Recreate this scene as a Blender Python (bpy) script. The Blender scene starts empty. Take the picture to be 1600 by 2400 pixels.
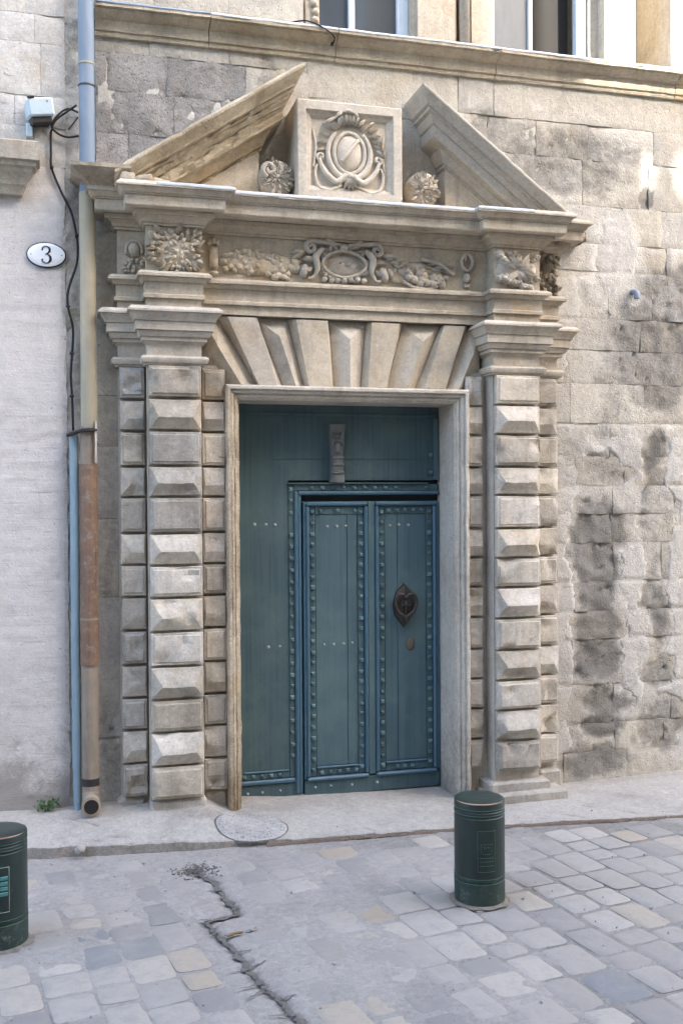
import bpy, bmesh, math, random
from mathutils import Vector, noise
R = math.radians
random.seed(7)
S = bpy.context.scene
COL = S.collection

# ------------------------------------------------------------------ camera
cd = bpy.data.cameras.new("camera")
cam = bpy.data.objects.new("camera", cd)
COL.objects.link(cam)
cd.sensor_fit = 'VERTICAL'
cd.sensor_height = 36.0
cd.lens = 36.0
cd.clip_start = 0.05
cd.clip_end = 500.0
cam.location = (0.0, -6.0, 1.82)
YAW, PITCH, ROLL = R(15.349), R(-0.708), R(-0.361)
a = Vector((math.sin(YAW), math.cos(YAW), 0)); r = Vector((math.cos(YAW), -math.sin(YAW), 0)); u = Vector((0, 0, 1))
a2 = a*math.cos(PITCH)+u*math.sin(PITCH); u2 = u*math.cos(PITCH)-a*math.sin(PITCH)
r3 = r*math.cos(ROLL)+u2*math.sin(ROLL); u3 = u2*math.cos(ROLL)-r*math.sin(ROLL)
from mathutils import Matrix
cam.rotation_euler = Matrix(((r3.x, u3.x, -a2.x), (r3.y, u3.y, -a2.y), (r3.z, u3.z, -a2.z))).to_euler()
S.camera = cam

# ------------------------------------------------------------------ sky, sun, exposure
SUN = Vector((0.50, -0.80, 0.65)).normalized()          # towards the sun
el = math.asin(SUN.z)
w = bpy.data.worlds.new("World"); S.world = w; w.use_nodes = True
nt = w.node_tree
bg = nt.nodes["Background"]
sky = nt.nodes.new("ShaderNodeTexSky")
sky.sky_type = 'NISHITA'; sky.sun_disc = False
sky.sun_elevation = el
sky.sun_rotation = math.atan2(SUN.x, SUN.y)
sky.air_density = 1.0; sky.dust_density = 4.0; sky.ozone_density = 0.6
nt.links.new(sky.outputs[0], bg.inputs[0])
bg.inputs[1].default_value = 0.15
sl = bpy.data.lights.new("sun", 'SUN'); so = bpy.data.objects.new("sun", sl); COL.objects.link(so)
sl.energy = 2.2; sl.angle = R(0.55); sl.color = (1.0, 0.93, 0.82)
so.rotation_euler = SUN.to_track_quat('Z', 'Y').to_euler()
S.view_settings.view_transform = 'Standard'
S.view_settings.look = 'None'
S.view_settings.gamma = 1.0
S.view_settings.use_curve_mapping = False
S.view_settings.exposure = 3.36
S.cycles.max_bounces = 10
S.cycles.diffuse_bounces = 6

# ------------------------------------------------------------------ helpers
def tag(o, label=None, cat=None, group=None, kind=None):
    if label: o['label'] = label
    if cat: o['category'] = cat
    if group: o['group'] = group
    if kind: o['kind'] = kind
    return o

def empty(name, loc, label, cat, group=None):
    o = bpy.data.objects.new(name, None); COL.objects.link(o)
    o.empty_display_size = 0.1
    o.location = loc
    return tag(o, label, cat, group)

def wloc(o):
    v = Vector((0, 0, 0))
    while o is not None:
        v += o.location; o = o.parent
    return v

def link(name, me, mat, parent=None):
    o = bpy.data.objects.new(name, me); COL.objects.link(o)
    if mat is not None and not me.materials: me.materials.append(mat)
    if parent is not None:
        o.parent = parent
        o.location = -wloc(parent)          # meshes are written in world metres
    return o

def obj(name, bm, mat, parent=None, smooth=False, angle=None):
    bmesh.ops.recalc_face_normals(bm, faces=bm.faces[:])
    me = bpy.data.meshes.new(name); bm.to_mesh(me); bm.free()
    if smooth:
        me.polygons.foreach_set("use_smooth", [True]*len(me.polygons))
        if angle is not None:
            me.set_sharp_from_angle(angle=R(angle))
    return link(name, me, mat, parent)

def N(x, y, z, s, seed=0.0):
    return noise.noise(Vector((x*s+seed*17.3, y*s-seed*9.1, z*s+seed*4.7)))

def FR(x, y, z, s, o=4, seed=0.0):
    return noise.fractal(Vector((x*s+seed*17.3, y*s-seed*9.1, z*s+seed*4.7)), 0.9, 2.1, o)

def jit(bm, amp, s=9.0, seed=0.0):
    for v in bm.verts:
        c = v.co
        n = noise.noise_vector(Vector((c.x*s+seed, c.y*s, c.z*s)))
        v.co = c + n*amp

def box(bm, x0, x1, y0, y1, z0, z1, bev=0.0):
    vs = [bm.verts.new((x, y, z)) for x in (x0, x1) for y in (y0, y1) for z in (z0, z1)]
    f = [(0, 1, 3, 2), (4, 6, 7, 5), (0, 4, 5, 1), (2, 3, 7, 6), (0, 2, 6, 4), (1, 5, 7, 3)]
    fs = [bm.faces.new([vs[i] for i in q]) for q in f]
    if bev > 0:
        es = set(e for q in fs for e in q.edges)
        bmesh.ops.bevel(bm, geom=list(es), offset=bev, segments=1, affect='EDGES', profile=0.5)
    return vs

def cut(bm, size):
    """split long edges so that noise can move them"""
    for _ in range(6):
        es = [e for e in bm.edges if e.calc_length() > size]
        if not es: break
        bmesh.ops.subdivide_edges(bm, edges=es, cuts=1, use_grid_fill=True)

def lathe(bm, c, prof, n=32, cap=True):
    rings = []
    for (rad, z) in prof:
        rings.append([bm.verts.new((c[0]+rad*math.cos(2*math.pi*i/n), c[1]+rad*math.sin(2*math.pi*i/n), c[2]+z)) for i in range(n)])
    for a_, b_ in zip(rings, rings[1:]):
        for i in range(n):
            bm.faces.new((a_[i], a_[(i+1) % n], b_[(i+1) % n], b_[i]))
    if cap:
        bm.faces.new(rings[-1]); bm.faces.new(rings[0][::-1])

def tube(bm, pts, rad, n=8, flat=1.0, cap=True):
    """tube along points, rad scalar or list; flat squashes it in y"""
    pts = [Vector(p) for p in pts]
    if not isinstance(rad, (list, tuple)): rad = [rad]*len(pts)
    rings = []
    for i, p in enumerate(pts):
        t = (pts[min(i+1, len(pts)-1)] - pts[max(i-1, 0)]).normalized()
        ref = Vector((0, 1, 0)) if abs(t.y) < 0.9 else Vector((1, 0, 0))
        s_ = t.cross(ref).normalized(); q = s_.cross(t).normalized()
        rings.append([bm.verts.new(p + s_*rad[i]*math.cos(2*math.pi*k/n) + q*rad[i]*flat*math.sin(2*math.pi*k/n)) for k in range(n)])
    for a_, b_ in zip(rings, rings[1:]):
        for i in range(n):
            bm.faces.new((a_[i], a_[(i+1) % n], b_[(i+1) % n], b_[i]))
    if cap:
        bm.faces.new(rings[-1]); bm.faces.new(rings[0][::-1])

def spline(pts, n=6):
    P = [Vector(p) for p in pts]; out = []
    for i in range(len(P)-1):
        p0 = P[max(i-1, 0)]; p1 = P[i]; p2 = P[i+1]; p3 = P[min(i+2, len(P)-1)]
        for k in range(n):
            t = k/n
            out.append(0.5*((2*p1)+(p2-p0)*t+(2*p0-5*p1+4*p2-p3)*t*t+(3*p1-p0-3*p2+p3)*t**3))
    out.append(P[-1]); return out

def blob(bm, c, rx, ry, rz, ang=0.0, n=8, m=5, seed=0.0, lump=0.12):
    """lumpy half-buried pebble; ang turns it in the wall plane"""
    ca, sa = math.cos(ang), math.sin(ang)
    rings = []
    for j in range(1, m):
        th = math.pi*j/m
        ring = []
        for i in range(n):
            ph = 2*math.pi*i/n
            x = math.cos(ph)*math.sin(th); z = math.sin(ph)*math.sin(th); y = math.cos(th)
            k = 1+lump*noise.noise(Vector((x*2+seed, y*2+seed*.7, z*2-seed)))*2
            x, y, z = x*rx*k, y*ry*k, z*rz*k
            ring.append(bm.verts.new((c[0]+x*ca-z*sa, c[1]-y, c[2]+x*sa+z*ca)))
        rings.append(ring)
    top = bm.verts.new((c[0], c[1]-ry, c[2])); bot = bm.verts.new((c[0], c[1]+ry, c[2]))
    for i in range(n):
        bm.faces.new((top, rings[0][(i+1) % n], rings[0][i]))
        bm.faces.new((bot, rings[-1][i], rings[-1][(i+1) % n]))
    for a_, b_ in zip(rings, rings[1:]):
        for i in range(n):
            bm.faces.new((a_[i], a_[(i+1) % n], b_[(i+1) % n], b_[i]))

def leaf(bm, c, L, W, ang, h=0.022, curl=0.3):
    """carved leaf lying on the wall: raised midrib, edges sinking into the stone"""
    ca, sa = math.cos(ang), math.sin(ang)
    n = 6
    rows = []
    for i in range(n+1):
        t = i/n
        wd = W*math.sin(math.pi*min(1, t*0.92+0.06))**0.8*(1-0.35*t)
        if i % 2: wd *= 0.78
        bend = curl*L*t*t
        row = []
        for (k, hh) in ((-1, -0.004), (-0.5, h*0.75), (0, h*0.55), (0.5, h*0.75), (1, -0.004)):
            lx = L*t; lz = k*wd + bend
            row.append(bm.verts.new((c[0]+lx*ca-lz*sa, c[1]-hh*(0.6+0.6*math.sin(math.pi*t)), c[2]+lx*sa+lz*ca)))
        rows.append(row)
    for a_, b_ in zip(rows, rows[1:]):
        for k in range(4):
            bm.faces.new((a_[k], a_[k+1], b_[k+1], b_[k]))

def scroll(bm, c, r0, turns, a0, sgn=1, rad=0.012, flat=0.9, tail=None):
    pts = []; rr = []
    n = int(14*turns)
    for i in range(n+1):
        t = i/n
        an = a0+sgn*2*math.pi*turns*t
        q = r0*(1-0.82*t)
        pts.append((c[0]+q*math.cos(an), c[1]-0.006*t, c[2]+q*math.sin(an))); rr.append(rad*(1-0.35*t))
    if tail:
        tl = spline(list(tail)+[pts[0]], 5)[:-1]
        pts = [tuple(p) for p in tl]+pts; rr = [rad*(0.55+0.45*i/len(tl)) for i in range(len(tl))]+rr
    tube(bm, pts, rr, 8, flat)

def plan_sweep(bm, path, prof, seg=0.055, amp=0.0018, chip=0.010, seed=1.0, closed_top=True):
    """run a moulding profile (p out of the wall, z) along a plan polyline; mitred corners"""
    P = [Vector((p[0], p[1])) for p in path]
    segn = []
    for a_, b_ in zip(P, P[1:]):
        d = (b_-a_).normalized(); segn.append(Vector((d.y, -d.x)))
    st = []                                    # (point, offset vector)
    for i, p in enumerate(P):
        if i == 0: m = segn[0]
        elif i == len(P)-1: m = segn[-1]
        else:
            n1, n2 = segn[i-1], segn[i]
            m = (n1+n2)/(1+n1.dot(n2))
        st.append((p, m))
        if i < len(P)-1:
            L = (P[i+1]-p).length
            k = max(1, int(L/seg))
            if L > 0.09:
                inset = 0.035
                ts = [inset/L+(1-2*inset/L)*j/max(1, k-1) for j in range(max(2, k))] if k > 1 else []
                # stations close to a corner still follow the mitre offset so the arris stays straight
                for t in ts:
                    st.append((p.lerp(P[i+1], t), segn[i]))
    # near-corner stations must not cross the mitre
    rows = []
    pm = max(q[0] for q in prof)
    for (p, m) in st:
        ok = True
        if m.length < 1.05:
            for i in range(1, len(P)-1):
                if (p-P[i]).length < 1e-6: ok = True; break
        row = []
        for (pp, z) in prof:
            q = p+m*pp
            row.append([q.x, q.y, z])
        rows.append((p, m, row))
    # drop stations that would lie inside the mitre of a re-entrant corner
    keep = []
    for (p, m, row) in rows:
        bad = False
        corner = any((p-c).length < 1e-6 for c in P)
        if not corner:
            for i in range(1, len(P)-1):
                n1, n2 = segn[i-1], segn[i]
                turn = n1.x*n2.y-n1.y*n2.x
                if turn < 0 and (p-P[i]).length < pm+0.012: bad = True
        if not bad: keep.append(row)
    V = []
    for row in keep:
        rv = []
        for (x, y, z) in row:
            n = noise.noise_vector(Vector((x*7+seed, y*7, z*7)))
            c = max(0.0, noise.noise(Vector((x*16+seed*3, y*16, z*16)))-0.42)
            rv.append(bm.verts.new((x+n.x*amp, y+n.y*amp+c*chip, z+n.z*amp+c*chip*0.5)))
        V.append(rv)
    for a_, b_ in zip(V, V[1:]):
        for k in range(len(prof)-1):
            bm.faces.new((a_[k], a_[k+1], b_[k+1], b_[k]))
    for e in (V[0], V[-1]):
        try: bm.faces.new(e)
        except ValueError: pass

def prism_xz(bm, poly, y0, y1):
    f = [bm.verts.new((x, y0, z)) for x, z in poly]; b = [bm.verts.new((x, y1, z)) for x, z in poly]
    bm.faces.new(f); bm.faces.new(b[::-1])
    for i in range(len(poly)):
        j = (i+1) % len(poly)
        bm.faces.new((f[i], b[i], b[j], f[j]))

def set_attr(o, name, vals):
    at = o.data.attributes.new(name, 'FLOAT', 'POINT')
    at.data.foreach_set("value", vals)

# ------------------------------------------------------------------ materials
def nd(t, ty, **kw):
    n = t.nodes.new(ty)
    for k, v in kw.items():
        if k in n.inputs.keys(): n.inputs[k].default_value = v
        else: setattr(n, k, v)
    return n

def newmat(name):
    m = bpy.data.materials.new(name); m.use_nodes = True
    t = m.node_tree
    return m, t, t.nodes["Principled BSDF"]

def mixc(t, fac, A, B, mode='MIX'):
    n = t.nodes.new("ShaderNodeMix"); n.data_type = 'RGBA'; n.blend_type = mode
    for sock, v in ((n.inputs[0], fac), (n.inputs[6], A), (n.inputs[7], B)):
        if hasattr(v, 'links'): t.links.new(v, sock)
        elif isinstance(v, (int, float)): sock.default_value = v
        else: sock.default_value = (*v, 1)
    return n.outputs[2]

def ramp(t, fac, lo, hi):
    n = t.nodes.new("ShaderNodeMapRange"); n.interpolation_type = 'SMOOTHSTEP'
    t.links.new(fac, n.inputs[0]); n.inputs[1].default_value = lo; n.inputs[2].default_value = hi
    return n.outputs[0]

def mth(t, op, A, B=None):
    n = t.nodes.new("ShaderNodeMath"); n.operation = op
    for s_, v in ((n.inputs[0], A), (n.inputs[1], B)):
        if v is None: continue
        if hasattr(v, 'links'): t.links.new(v, s_)
        else: s_.default_value = v
    return n.outputs[0]

def nz(t, pos, sc, detail=6, rough=0.6, dist=0.0, stretch=None):
    n = t.nodes.new("ShaderNodeTexNoise")
    n.inputs['Scale'].default_value = sc; n.inputs['Detail'].default_value = detail
    n.inputs['Roughness'].default_value = rough; n.inputs['Distortion'].default_value = dist
    if stretch:
        mp = t.nodes.new("ShaderNodeMapping"); mp.inputs['Scale'].default_value = stretch
        t.links.new(pos, mp.inputs[0]); t.links.new(mp.outputs[0], n.inputs['Vector'])
    else: t.links.new(pos, n.inputs['Vector'])
    return n.outputs['Fac']

def bumps(t, p, layers):
    prev = None
    for (h, strength, dist) in layers:
        b = t.nodes.new("ShaderNodeBump"); b.inputs['Strength'].default_value = strength; b.inputs['Distance'].default_value = dist
        t.links.new(h, b.inputs['Height'])
        if prev is not None: t.links.new(prev, b.inputs['Normal'])
        prev = b.outputs[0]
    t.links.new(prev, p.inputs['Normal'])

def stone(name, base, dark, pale, dk=(0.55, 0.75), pl=(0.58, 0.72), tint=0.10, warm=None, bump=1.0, pits=True, streak=0.25, attr=None,
          crust=(0.145, 0.138, 0.127), rough=0.92, fine=1.0, marks=0.0, mstretch=(7, 7, 26), grit=1.0, hstreak=0.0):
    m, t, p = newmat(name)
    g = t.nodes.new("ShaderNodeNewGeometry"); pos = g.outputs['Position']
    oi = t.nodes.new("ShaderNodeObjectInfo"); rnd = oi.outputs['Random']
    c = mixc(t, mth(t, 'MULTIPLY', ramp(t, nz(t, pos, 2.6, 9, 0.68, 0.4), dk[0]-0.1, dk[1]), 0.85), base, dark)
    if warm is not None:
        c = mixc(t, mth(t, 'MULTIPLY', ramp(t, nz(t, pos, 4.3, 7, 0.6, 0.8), 0.5, 0.75), 0.7), c, warm)
    c = mixc(t, mth(t, 'MULTIPLY', ramp(t, nz(t, pos, 7.5, 9, 0.72, 0.6), pl[0], pl[1]), 0.75), c, pale)
    st = ramp(t, nz(t, pos, 1.0, 6, 0.6, 0.2, (14, 14, 0.9)), 0.49, 0.72)
    c = mixc(t, mth(t, 'MULTIPLY', st, streak), c, dark)
    mm = t.nodes.new("ShaderNodeMapRange"); t.links.new(nz(t, pos, 31, 12, 0.8, 0.5), mm.inputs[0]); mm.inputs[1].default_value = 0.30; mm.inputs[2].default_value = 0.70; mm.inputs[3].default_value = 1-0.26*grit; mm.inputs[4].default_value = 1+0.22*grit
    c = mixc(t, 1.0, c, mm.outputs[0], 'MULTIPLY')
    f = nz(t, pos, 85, 5, 0.75)
    c = mixc(t, mth(t, 'MULTIPLY', ramp(t, f, 0.42, 0.72), 0.28*fine), c, (dark[0]*0.75, dark[1]*0.72, dark[2]*0.7))
    if attr:
        at = t.nodes.new("ShaderNodeAttribute"); at.attribute_name = attr
        af = at.outputs['Fac']
        w1 = mth(t, 'MULTIPLY', mth(t, 'SUBTRACT', nz(t, pos, 24, 14, 0.88, 0.8), 0.5), 2.3)
        rough_edge = mth(t, 'ADD', af, w1)
        c = mixc(t, mth(t, 'MULTIPLY', ramp(t, rough_edge, 0.12, 0.95), 0.85), c, crust)
        c = mixc(t, mth(t, 'MULTIPLY', ramp(t, mth(t, 'MULTIPLY', rough_edge, -1.0), 0.25, 1.0), 0.75), c, pale)
    if marks:
        mk = ramp(t, nz(t, pos, 1.0, 5, 0.7, 0.6, mstretch), 0.63, 0.72)
        c = mixc(t, mth(t, 'MULTIPLY', mk, marks), c, (0.10, 0.095, 0.088))
        mk2 = ramp(t, nz(t, pos, 46, 3, 0.6, 0.3), 0.68, 0.76)
        c = mixc(t, mth(t, 'MULTIPLY', mk2, marks), c, (0.11, 0.10, 0.092))
    # every piece has a tone of its own
    hs = t.nodes.new("ShaderNodeHueSaturation")
    t.links.new(c, hs.inputs['Color'])
    t.links.new(mth(t, 'ADD', mth(t, 'MULTIPLY', rnd, tint*2), 1-tint), hs.inputs['Value'])
    t.links.new(mth(t, 'ADD', mth(t, 'MULTIPLY', mth(t, 'FRACT', mth(t, 'MULTIPLY', rnd, 7.7)), 0.5), 0.75), hs.inputs['Saturation'])
    t.links.new(hs.outputs[0], p.inputs['Base Color'])
    p.inputs['Roughness'].default_value = rough
    p.inputs['Specular IOR Level'].default_value = 0.25
    lay = [(nz(t, pos, 14, 8, 0.7, 0.3), 0.55*bump, 0.012), (nz(t, pos, 70, 6, 0.75), 0.5*bump, 0.004)]
    if pits:
        v = t.nodes.new("ShaderNodeTexVoronoi"); v.inputs['Scale'].default_value = 48
        t.links.new(pos, v.inputs['Vector'])
        lay.append((ramp(t, v.outputs['Distance'], 0.05, 0.33), 0.35*bump, 0.006))
    if hstreak: lay.append((nz(t, pos, 1.0, 9, 0.72, 0.5, (5, 5, 64)), hstreak, 0.007))
    bumps(t, p, lay)
    return m

M = {}
M['portal'] = stone('portal_limestone', (0.50, 0.445, 0.36), (0.25, 0.225, 0.188), (0.62, 0.585, 0.52), dk=(0.55, 0.74), tint=0.11, warm=(0.43, 0.33, 0.215), bump=0.7, streak=0.42, pits=False, marks=0.50, grit=0.75)
M['portal_block'] = stone('portal_block_limestone', (0.50, 0.455, 0.385), (0.24, 0.218, 0.188), (0.65, 0.62, 0.56), dk=(0.54, 0.71), tint=0.22, warm=(0.42, 0.335, 0.24), bump=1.1, streak=0.45, pits=False, marks=0.65, grit=0.95)
M['jamb'] = stone('jamb_limestone', (0.52, 0.49, 0.435), (0.33, 0.30, 0.26), (0.62, 0.60, 0.55), dk=(0.52, 0.74), tint=0.02, bump=0.8, streak=0.35, marks=0.4, attr='stain', crust=(0.17, 0.155, 0.135))
M['jamb_left'] = stone('flaking_jamb_limestone', (0.53, 0.46, 0.35), (0.24, 0.19, 0.13), (0.68, 0.62, 0.51), dk=(0.50, 0.68), tint=0.02, warm=(0.42, 0.31, 0.19), bump=1.5, streak=0.45, marks=0.7, attr='stain', crust=(0.20, 0.145, 0.09))
M['rake_left'] = stone('flaked_rake_limestone', (0.50, 0.435, 0.335), (0.26, 0.215, 0.155), (0.63, 0.575, 0.47), dk=(0.48, 0.68), tint=0.02, warm=(0.42, 0.325, 0.21), bump=1.3, streak=0.2, marks=0.6)
M['weathered'] = stone('weathered_limestone', (0.44, 0.37, 0.27), (0.19, 0.155, 0.11), (0.60, 0.54, 0.43), dk=(0.45, 0.65), tint=0.05, warm=(0.38, 0.28, 0.17), bump=1.5, streak=0.4, marks=0.5)
M['crest'] = stone('crest_limestone', (0.56, 0.505, 0.42), (0.38, 0.335, 0.275), (0.64, 0.60, 0.53), tint=0.04, bump=0.5, streak=0.2, pits=False, marks=0.15)
M['rake'] = stone('grey_rake_limestone', (0.44, 0.405, 0.345), (0.26, 0.235, 0.20), (0.52, 0.485, 0.42), tint=0.03, bump=0.5, streak=0.2, pits=False, marks=0.15)
M['wall'] = stone('wall_ashlar', (0.45, 0.425, 0.37), (0.27, 0.255, 0.23), (0.60, 0.58, 0.53), tint=0.09, warm=(0.42, 0.36, 0.28), bump=1.3, streak=0.3, attr='stain', marks=0.6)
M['wall_grey'] = stone('wall_grey_ashlar', (0.34, 0.325, 0.31), (0.20, 0.197, 0.197), (0.47, 0.455, 0.43), dk=(0.45, 0.68), tint=0.10, bump=2.2, streak=0.2, attr='stain', marks=0.5)
M['plaster'] = stone('lime_plaster', (0.455, 0.435, 0.395), (0.30, 0.286, 0.26), (0.55, 0.535, 0.50), tint=0.02, bump=1.1, streak=0.2, attr='stain', crust=(0.22, 0.21, 0.195), marks=0.5)
M['mortar'] = stone('lime_mortar', (0.43, 0.405, 0.35), (0.28, 0.262, 0.23), (0.54, 0.51, 0.45), tint=0.02, bump=1.3, marks=0.5)
M['course'] = stone('string_course_limestone', (0.45, 0.39, 0.295), (0.25, 0.215, 0.16), (0.57, 0.53, 0.45), dk=(0.5, 0.72), tint=0.08, warm=(0.39, 0.30, 0.185), bump=0.9, streak=0.5, marks=0.3)
M['render'] = stone('lime_render', (0.585, 0.55, 0.52), (0.44, 0.415, 0.39), (0.66, 0.63, 0.60), tint=0.02, bump=0.6, streak=0.12, attr='stain', crust=(0.25, 0.23, 0.21), fine=0.6, marks=0.55, mstretch=(4.5, 4.5, 70), grit=0.35, hstreak=0.4)
M['left_ashlar'] = stone('left_house_ashlar', (0.52, 0.495, 0.455), (0.36, 0.34, 0.31), (0.62, 0.60, 0.56), tint=0.08, bump=1.0, streak=0.25, warm=(0.48, 0.40, 0.31), attr='stain', marks=0.5)
M['pier'] = stone('upper_pier_limestone', (0.50, 0.455, 0.38), (0.32, 0.285, 0.24), (0.62, 0.58, 0.51), tint=0.06, bump=0.7, streak=0.45, warm=(0.44, 0.345, 0.24), marks=0.3)
M['sidewalk'] = stone('worn_concrete', (0.36, 0.338, 0.305), (0.235, 0.22, 0.195), (0.47, 0.445, 0.405), tint=0.02, bump=1.2, streak=0.0, attr='stain', crust=(0.15, 0.125, 0.10), fine=1.2, marks=0.5, mstretch=(10, 30, 10))
M['bed'] = stone('street_mortar', (0.295, 0.279, 0.257), (0.21, 0.198, 0.182), (0.38, 0.362, 0.335), tint=0.0, bump=1.0, streak=0.0, attr='stain', crust=(0.13, 0.122, 0.112), fine=1.0, marks=0.25, mstretch=(12, 30, 10))
M['bed_dirt'] = stone('gathered_dirt', (0.21, 0.185, 0.15), (0.10, 0.09, 0.075), (0.33, 0.30, 0.26), tint=0.0, bump=1.5, streak=0.0)
M['debris'] = stone('joint_debris', (0.15, 0.105, 0.075), (0.06, 0.045, 0.035), (0.26, 0.20, 0.15), tint=0.0, bump=2.0, streak=0.0)
M['crack'] = stone('crack_grit', (0.15, 0.142, 0.13), (0.07, 0.065, 0.06), (0.24, 0.225, 0.20), tint=0.0, bump=2.0, streak=0.0)
M['cast_disc'] = stone('pebbled_concrete', (0.40, 0.39, 0.37), (0.25, 0.24, 0.225), (0.55, 0.54, 0.51), tint=0.0, bump=2.0, streak=0.0, fine=1.6)

def paver(name):
    m, t, p = newmat(name)
    g = t.nodes.new("ShaderNodeNewGeometry"); pos = g.outputs['Position']
    oi = t.nodes.new("ShaderNodeObjectInfo"); rnd = oi.outputs['Random']
    cr = t.nodes.new("ShaderNodeValToRGB")
    e = cr.color_ramp.elements
    cols = [(0.0, (0.25, 0.232, 0.213)), (0.3, (0.32, 0.300, 0.272)), (0.55, (0.20, 0.192, 0.185)), (0.78, (0.36, 0.336, 0.30)), (0.9, (0.315, 0.265, 0.20)), (1.0, (0.185, 0.19, 0.195))]
    e[0].position = 0; e[0].color = (*cols[0][1], 1); e[1].position = 1; e[1].color = (*cols[-1][1], 1)
    for q, c in cols[1:-1]:
        x = e.new(q); x.color = (*c, 1)
    t.links.new(rnd, cr.inputs[0])
    c = mixc(t, mth(t, 'MULTIPLY', ramp(t, nz(t, pos, 3.5, 9, 0.7, 0.5), 0.45, 0.72), 0.5), cr.outputs[0], (0.325, 0.308, 0.284))
    c = mixc(t, mth(t, 'MULTIPLY', ramp(t, nz(t, pos, 16, 12, 0.8, 0.5), 0.45, 0.72), 0.65), c, (0.215, 0.205, 0.192))
    c = mixc(t, mth(t, 'MULTIPLY', ramp(t, nz(t, pos, 110, 4, 0.8), 0.5, 0.75), 0.35), c, (0.22, 0.21, 0.21))
    t.links.new(c, p.inputs['Base Color'])
    p.inputs['Roughness'].default_value = 0.72
    p.inputs['Specular IOR Level'].default_value = 0.35
    bumps(t, p, [(nz(t, pos, 18, 8, 0.7), 0.5, 0.008), (nz(t, pos, 90, 5, 0.8), 0.4, 0.003)])
    return m
M['paver'] = paver('paving_limestone')

def paint(name, base, dark, wear=None, rough=0.5, spec=0.4, grain=(30, 30, 1.2), amt=0.5, wearlim=(0.66, 0.74), tint=0.0, bump=0.4):
    m, t, p = newmat(name)
    g = t.nodes.new("ShaderNodeNewGeometry"); pos = g.outputs['Position']
    gr = nz(t, pos, 1.0, 7, 0.65, 0.3, grain)
    c = mixc(t, mth(t, 'MULTIPLY', ramp(t, gr, 0.38, 0.7), amt), base, dark)
    c = mixc(t, mth(t, 'MULTIPLY', ramp(t, nz(t, pos, 3.0, 7, 0.65), 0.42, 0.7), amt), c, (base[0]*1.25+0.006, base[1]*1.2+0.004, base[2]*1.1))
    if tint:
        oi = t.nodes.new("ShaderNodeObjectInfo")
        hs = t.nodes.new("ShaderNodeHueSaturation"); t.links.new(c, hs.inputs['Color'])
        t.links.new(mth(t, 'ADD', mth(t, 'MULTIPLY', oi.outputs['Random'], tint*2), 1-tint), hs.inputs['Value'])
        c = hs.outputs[0]
    if wear is not None:
        wn = nz(t, pos, 26, 10, 0.8, 0.4)
        c = mixc(t, ramp(t, wn, wearlim[0], wearlim[1]), c, wear)
    t.links.new(c, p.inputs['Base Color'])
    p.inputs['Roughness'].default_value = rough
    p.inputs['Specular IOR Level'].default_value = spec
    bumps(t, p, [(gr, bump, 0.003), (nz(t, pos, 120, 5, 0.7), bump*0.6, 0.0015)])
    return m
M['door'] = paint('teal_door_paint', (0.064, 0.110, 0.126), (0.040, 0.074, 0.086), (0.155, 0.18, 0.175), 0.62, 0.3, (46, 46, 0.9), 0.85, wearlim=(0.60, 0.72), tint=0.12, bump=0.7)
M['door_trim'] = paint('blue_door_trim_paint', (0.060, 0.125, 0.175), (0.042, 0.090, 0.125), (0.13, 0.19, 0.21), 0.42, 0.45)
M['stud'] = paint('painted_stud', (0.085, 0.155, 0.170), (0.05, 0.10, 0.11), (0.36, 0.40, 0.38), 0.45, 0.5, wearlim=(0.56, 0.68), tint=0.3)
M['door_dark'] = paint('shadowed_slot_timber', (0.018, 0.028, 0.034), (0.01, 0.016, 0.02), None, 0.7)  # slot shade is put into the colour, much darker than the door paint
M['carving'] = paint('grey_carved_timber', (0.135, 0.145, 0.145), (0.07, 0.078, 0.08), (0.2, 0.2, 0.19), 0.75, 0.2, (12, 12, 12), 0.7, bump=0.8)
M['lead'] = paint('pale_lead_sheet', (0.50, 0.53, 0.56), (0.36, 0.38, 0.41), (0.60, 0.61, 0.61), 0.45, 0.4, (8, 8, 8), 0.7)  # pale tone of the lead includes the bright sky it reflects
M['iron'] = paint('rusty_dark_iron', (0.024, 0.021, 0.020), (0.014, 0.013, 0.013), (0.048, 0.030, 0.022), 0.55, 0.5, (14, 14, 14), 0.7, wearlim=(0.5, 0.72), bump=0.8)
M['rusty'] = paint('brown_escutcheon', (0.105, 0.085, 0.072), (0.06, 0.052, 0.05), (0.15, 0.10, 0.06), 0.6, 0.4, (60, 60, 4), 0.7)
M['nail'] = paint('worn_nail_heads', (0.33, 0.36, 0.35), (0.15, 0.19, 0.20), None, 0.4, 0.5)
M['zinc'] = paint('blue_grey_zinc', (0.185, 0.235, 0.295), (0.14, 0.175, 0.22), (0.30, 0.33, 0.36), 0.55, 0.4, (8, 8, 1.0), 0.6, wearlim=(0.68, 0.8))
M['conduit'] = paint('pale_blue_conduit', (0.225, 0.315, 0.37), (0.165, 0.235, 0.285), (0.36, 0.38, 0.36), 0.55, 0.35, (8, 8, 1.0), 0.6)
M['cream_pipe'] = paint('cream_painted_pipe', (0.385, 0.345, 0.255), (0.28, 0.245, 0.175), (0.46, 0.44, 0.37), 0.6, 0.3, (10, 10, 0.8), 0.7)
M['brown_pipe'] = paint('rust_brown_pipe', (0.195, 0.122, 0.083), (0.115, 0.076, 0.056), (0.27, 0.235, 0.20), 0.65, 0.3, (34, 34, 0.6), 1.0, wearlim=(0.50, 0.66))  # beige patches over the brown stand in for light reflected on the pipe
M['taupe_pipe'] = paint('taupe_cast_pipe', (0.27, 0.225, 0.175), (0.155, 0.125, 0.105), (0.36, 0.32, 0.27), 0.7, 0.25, (16, 16, 1.2), 0.8, wearlim=(0.56, 0.74))
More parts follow.
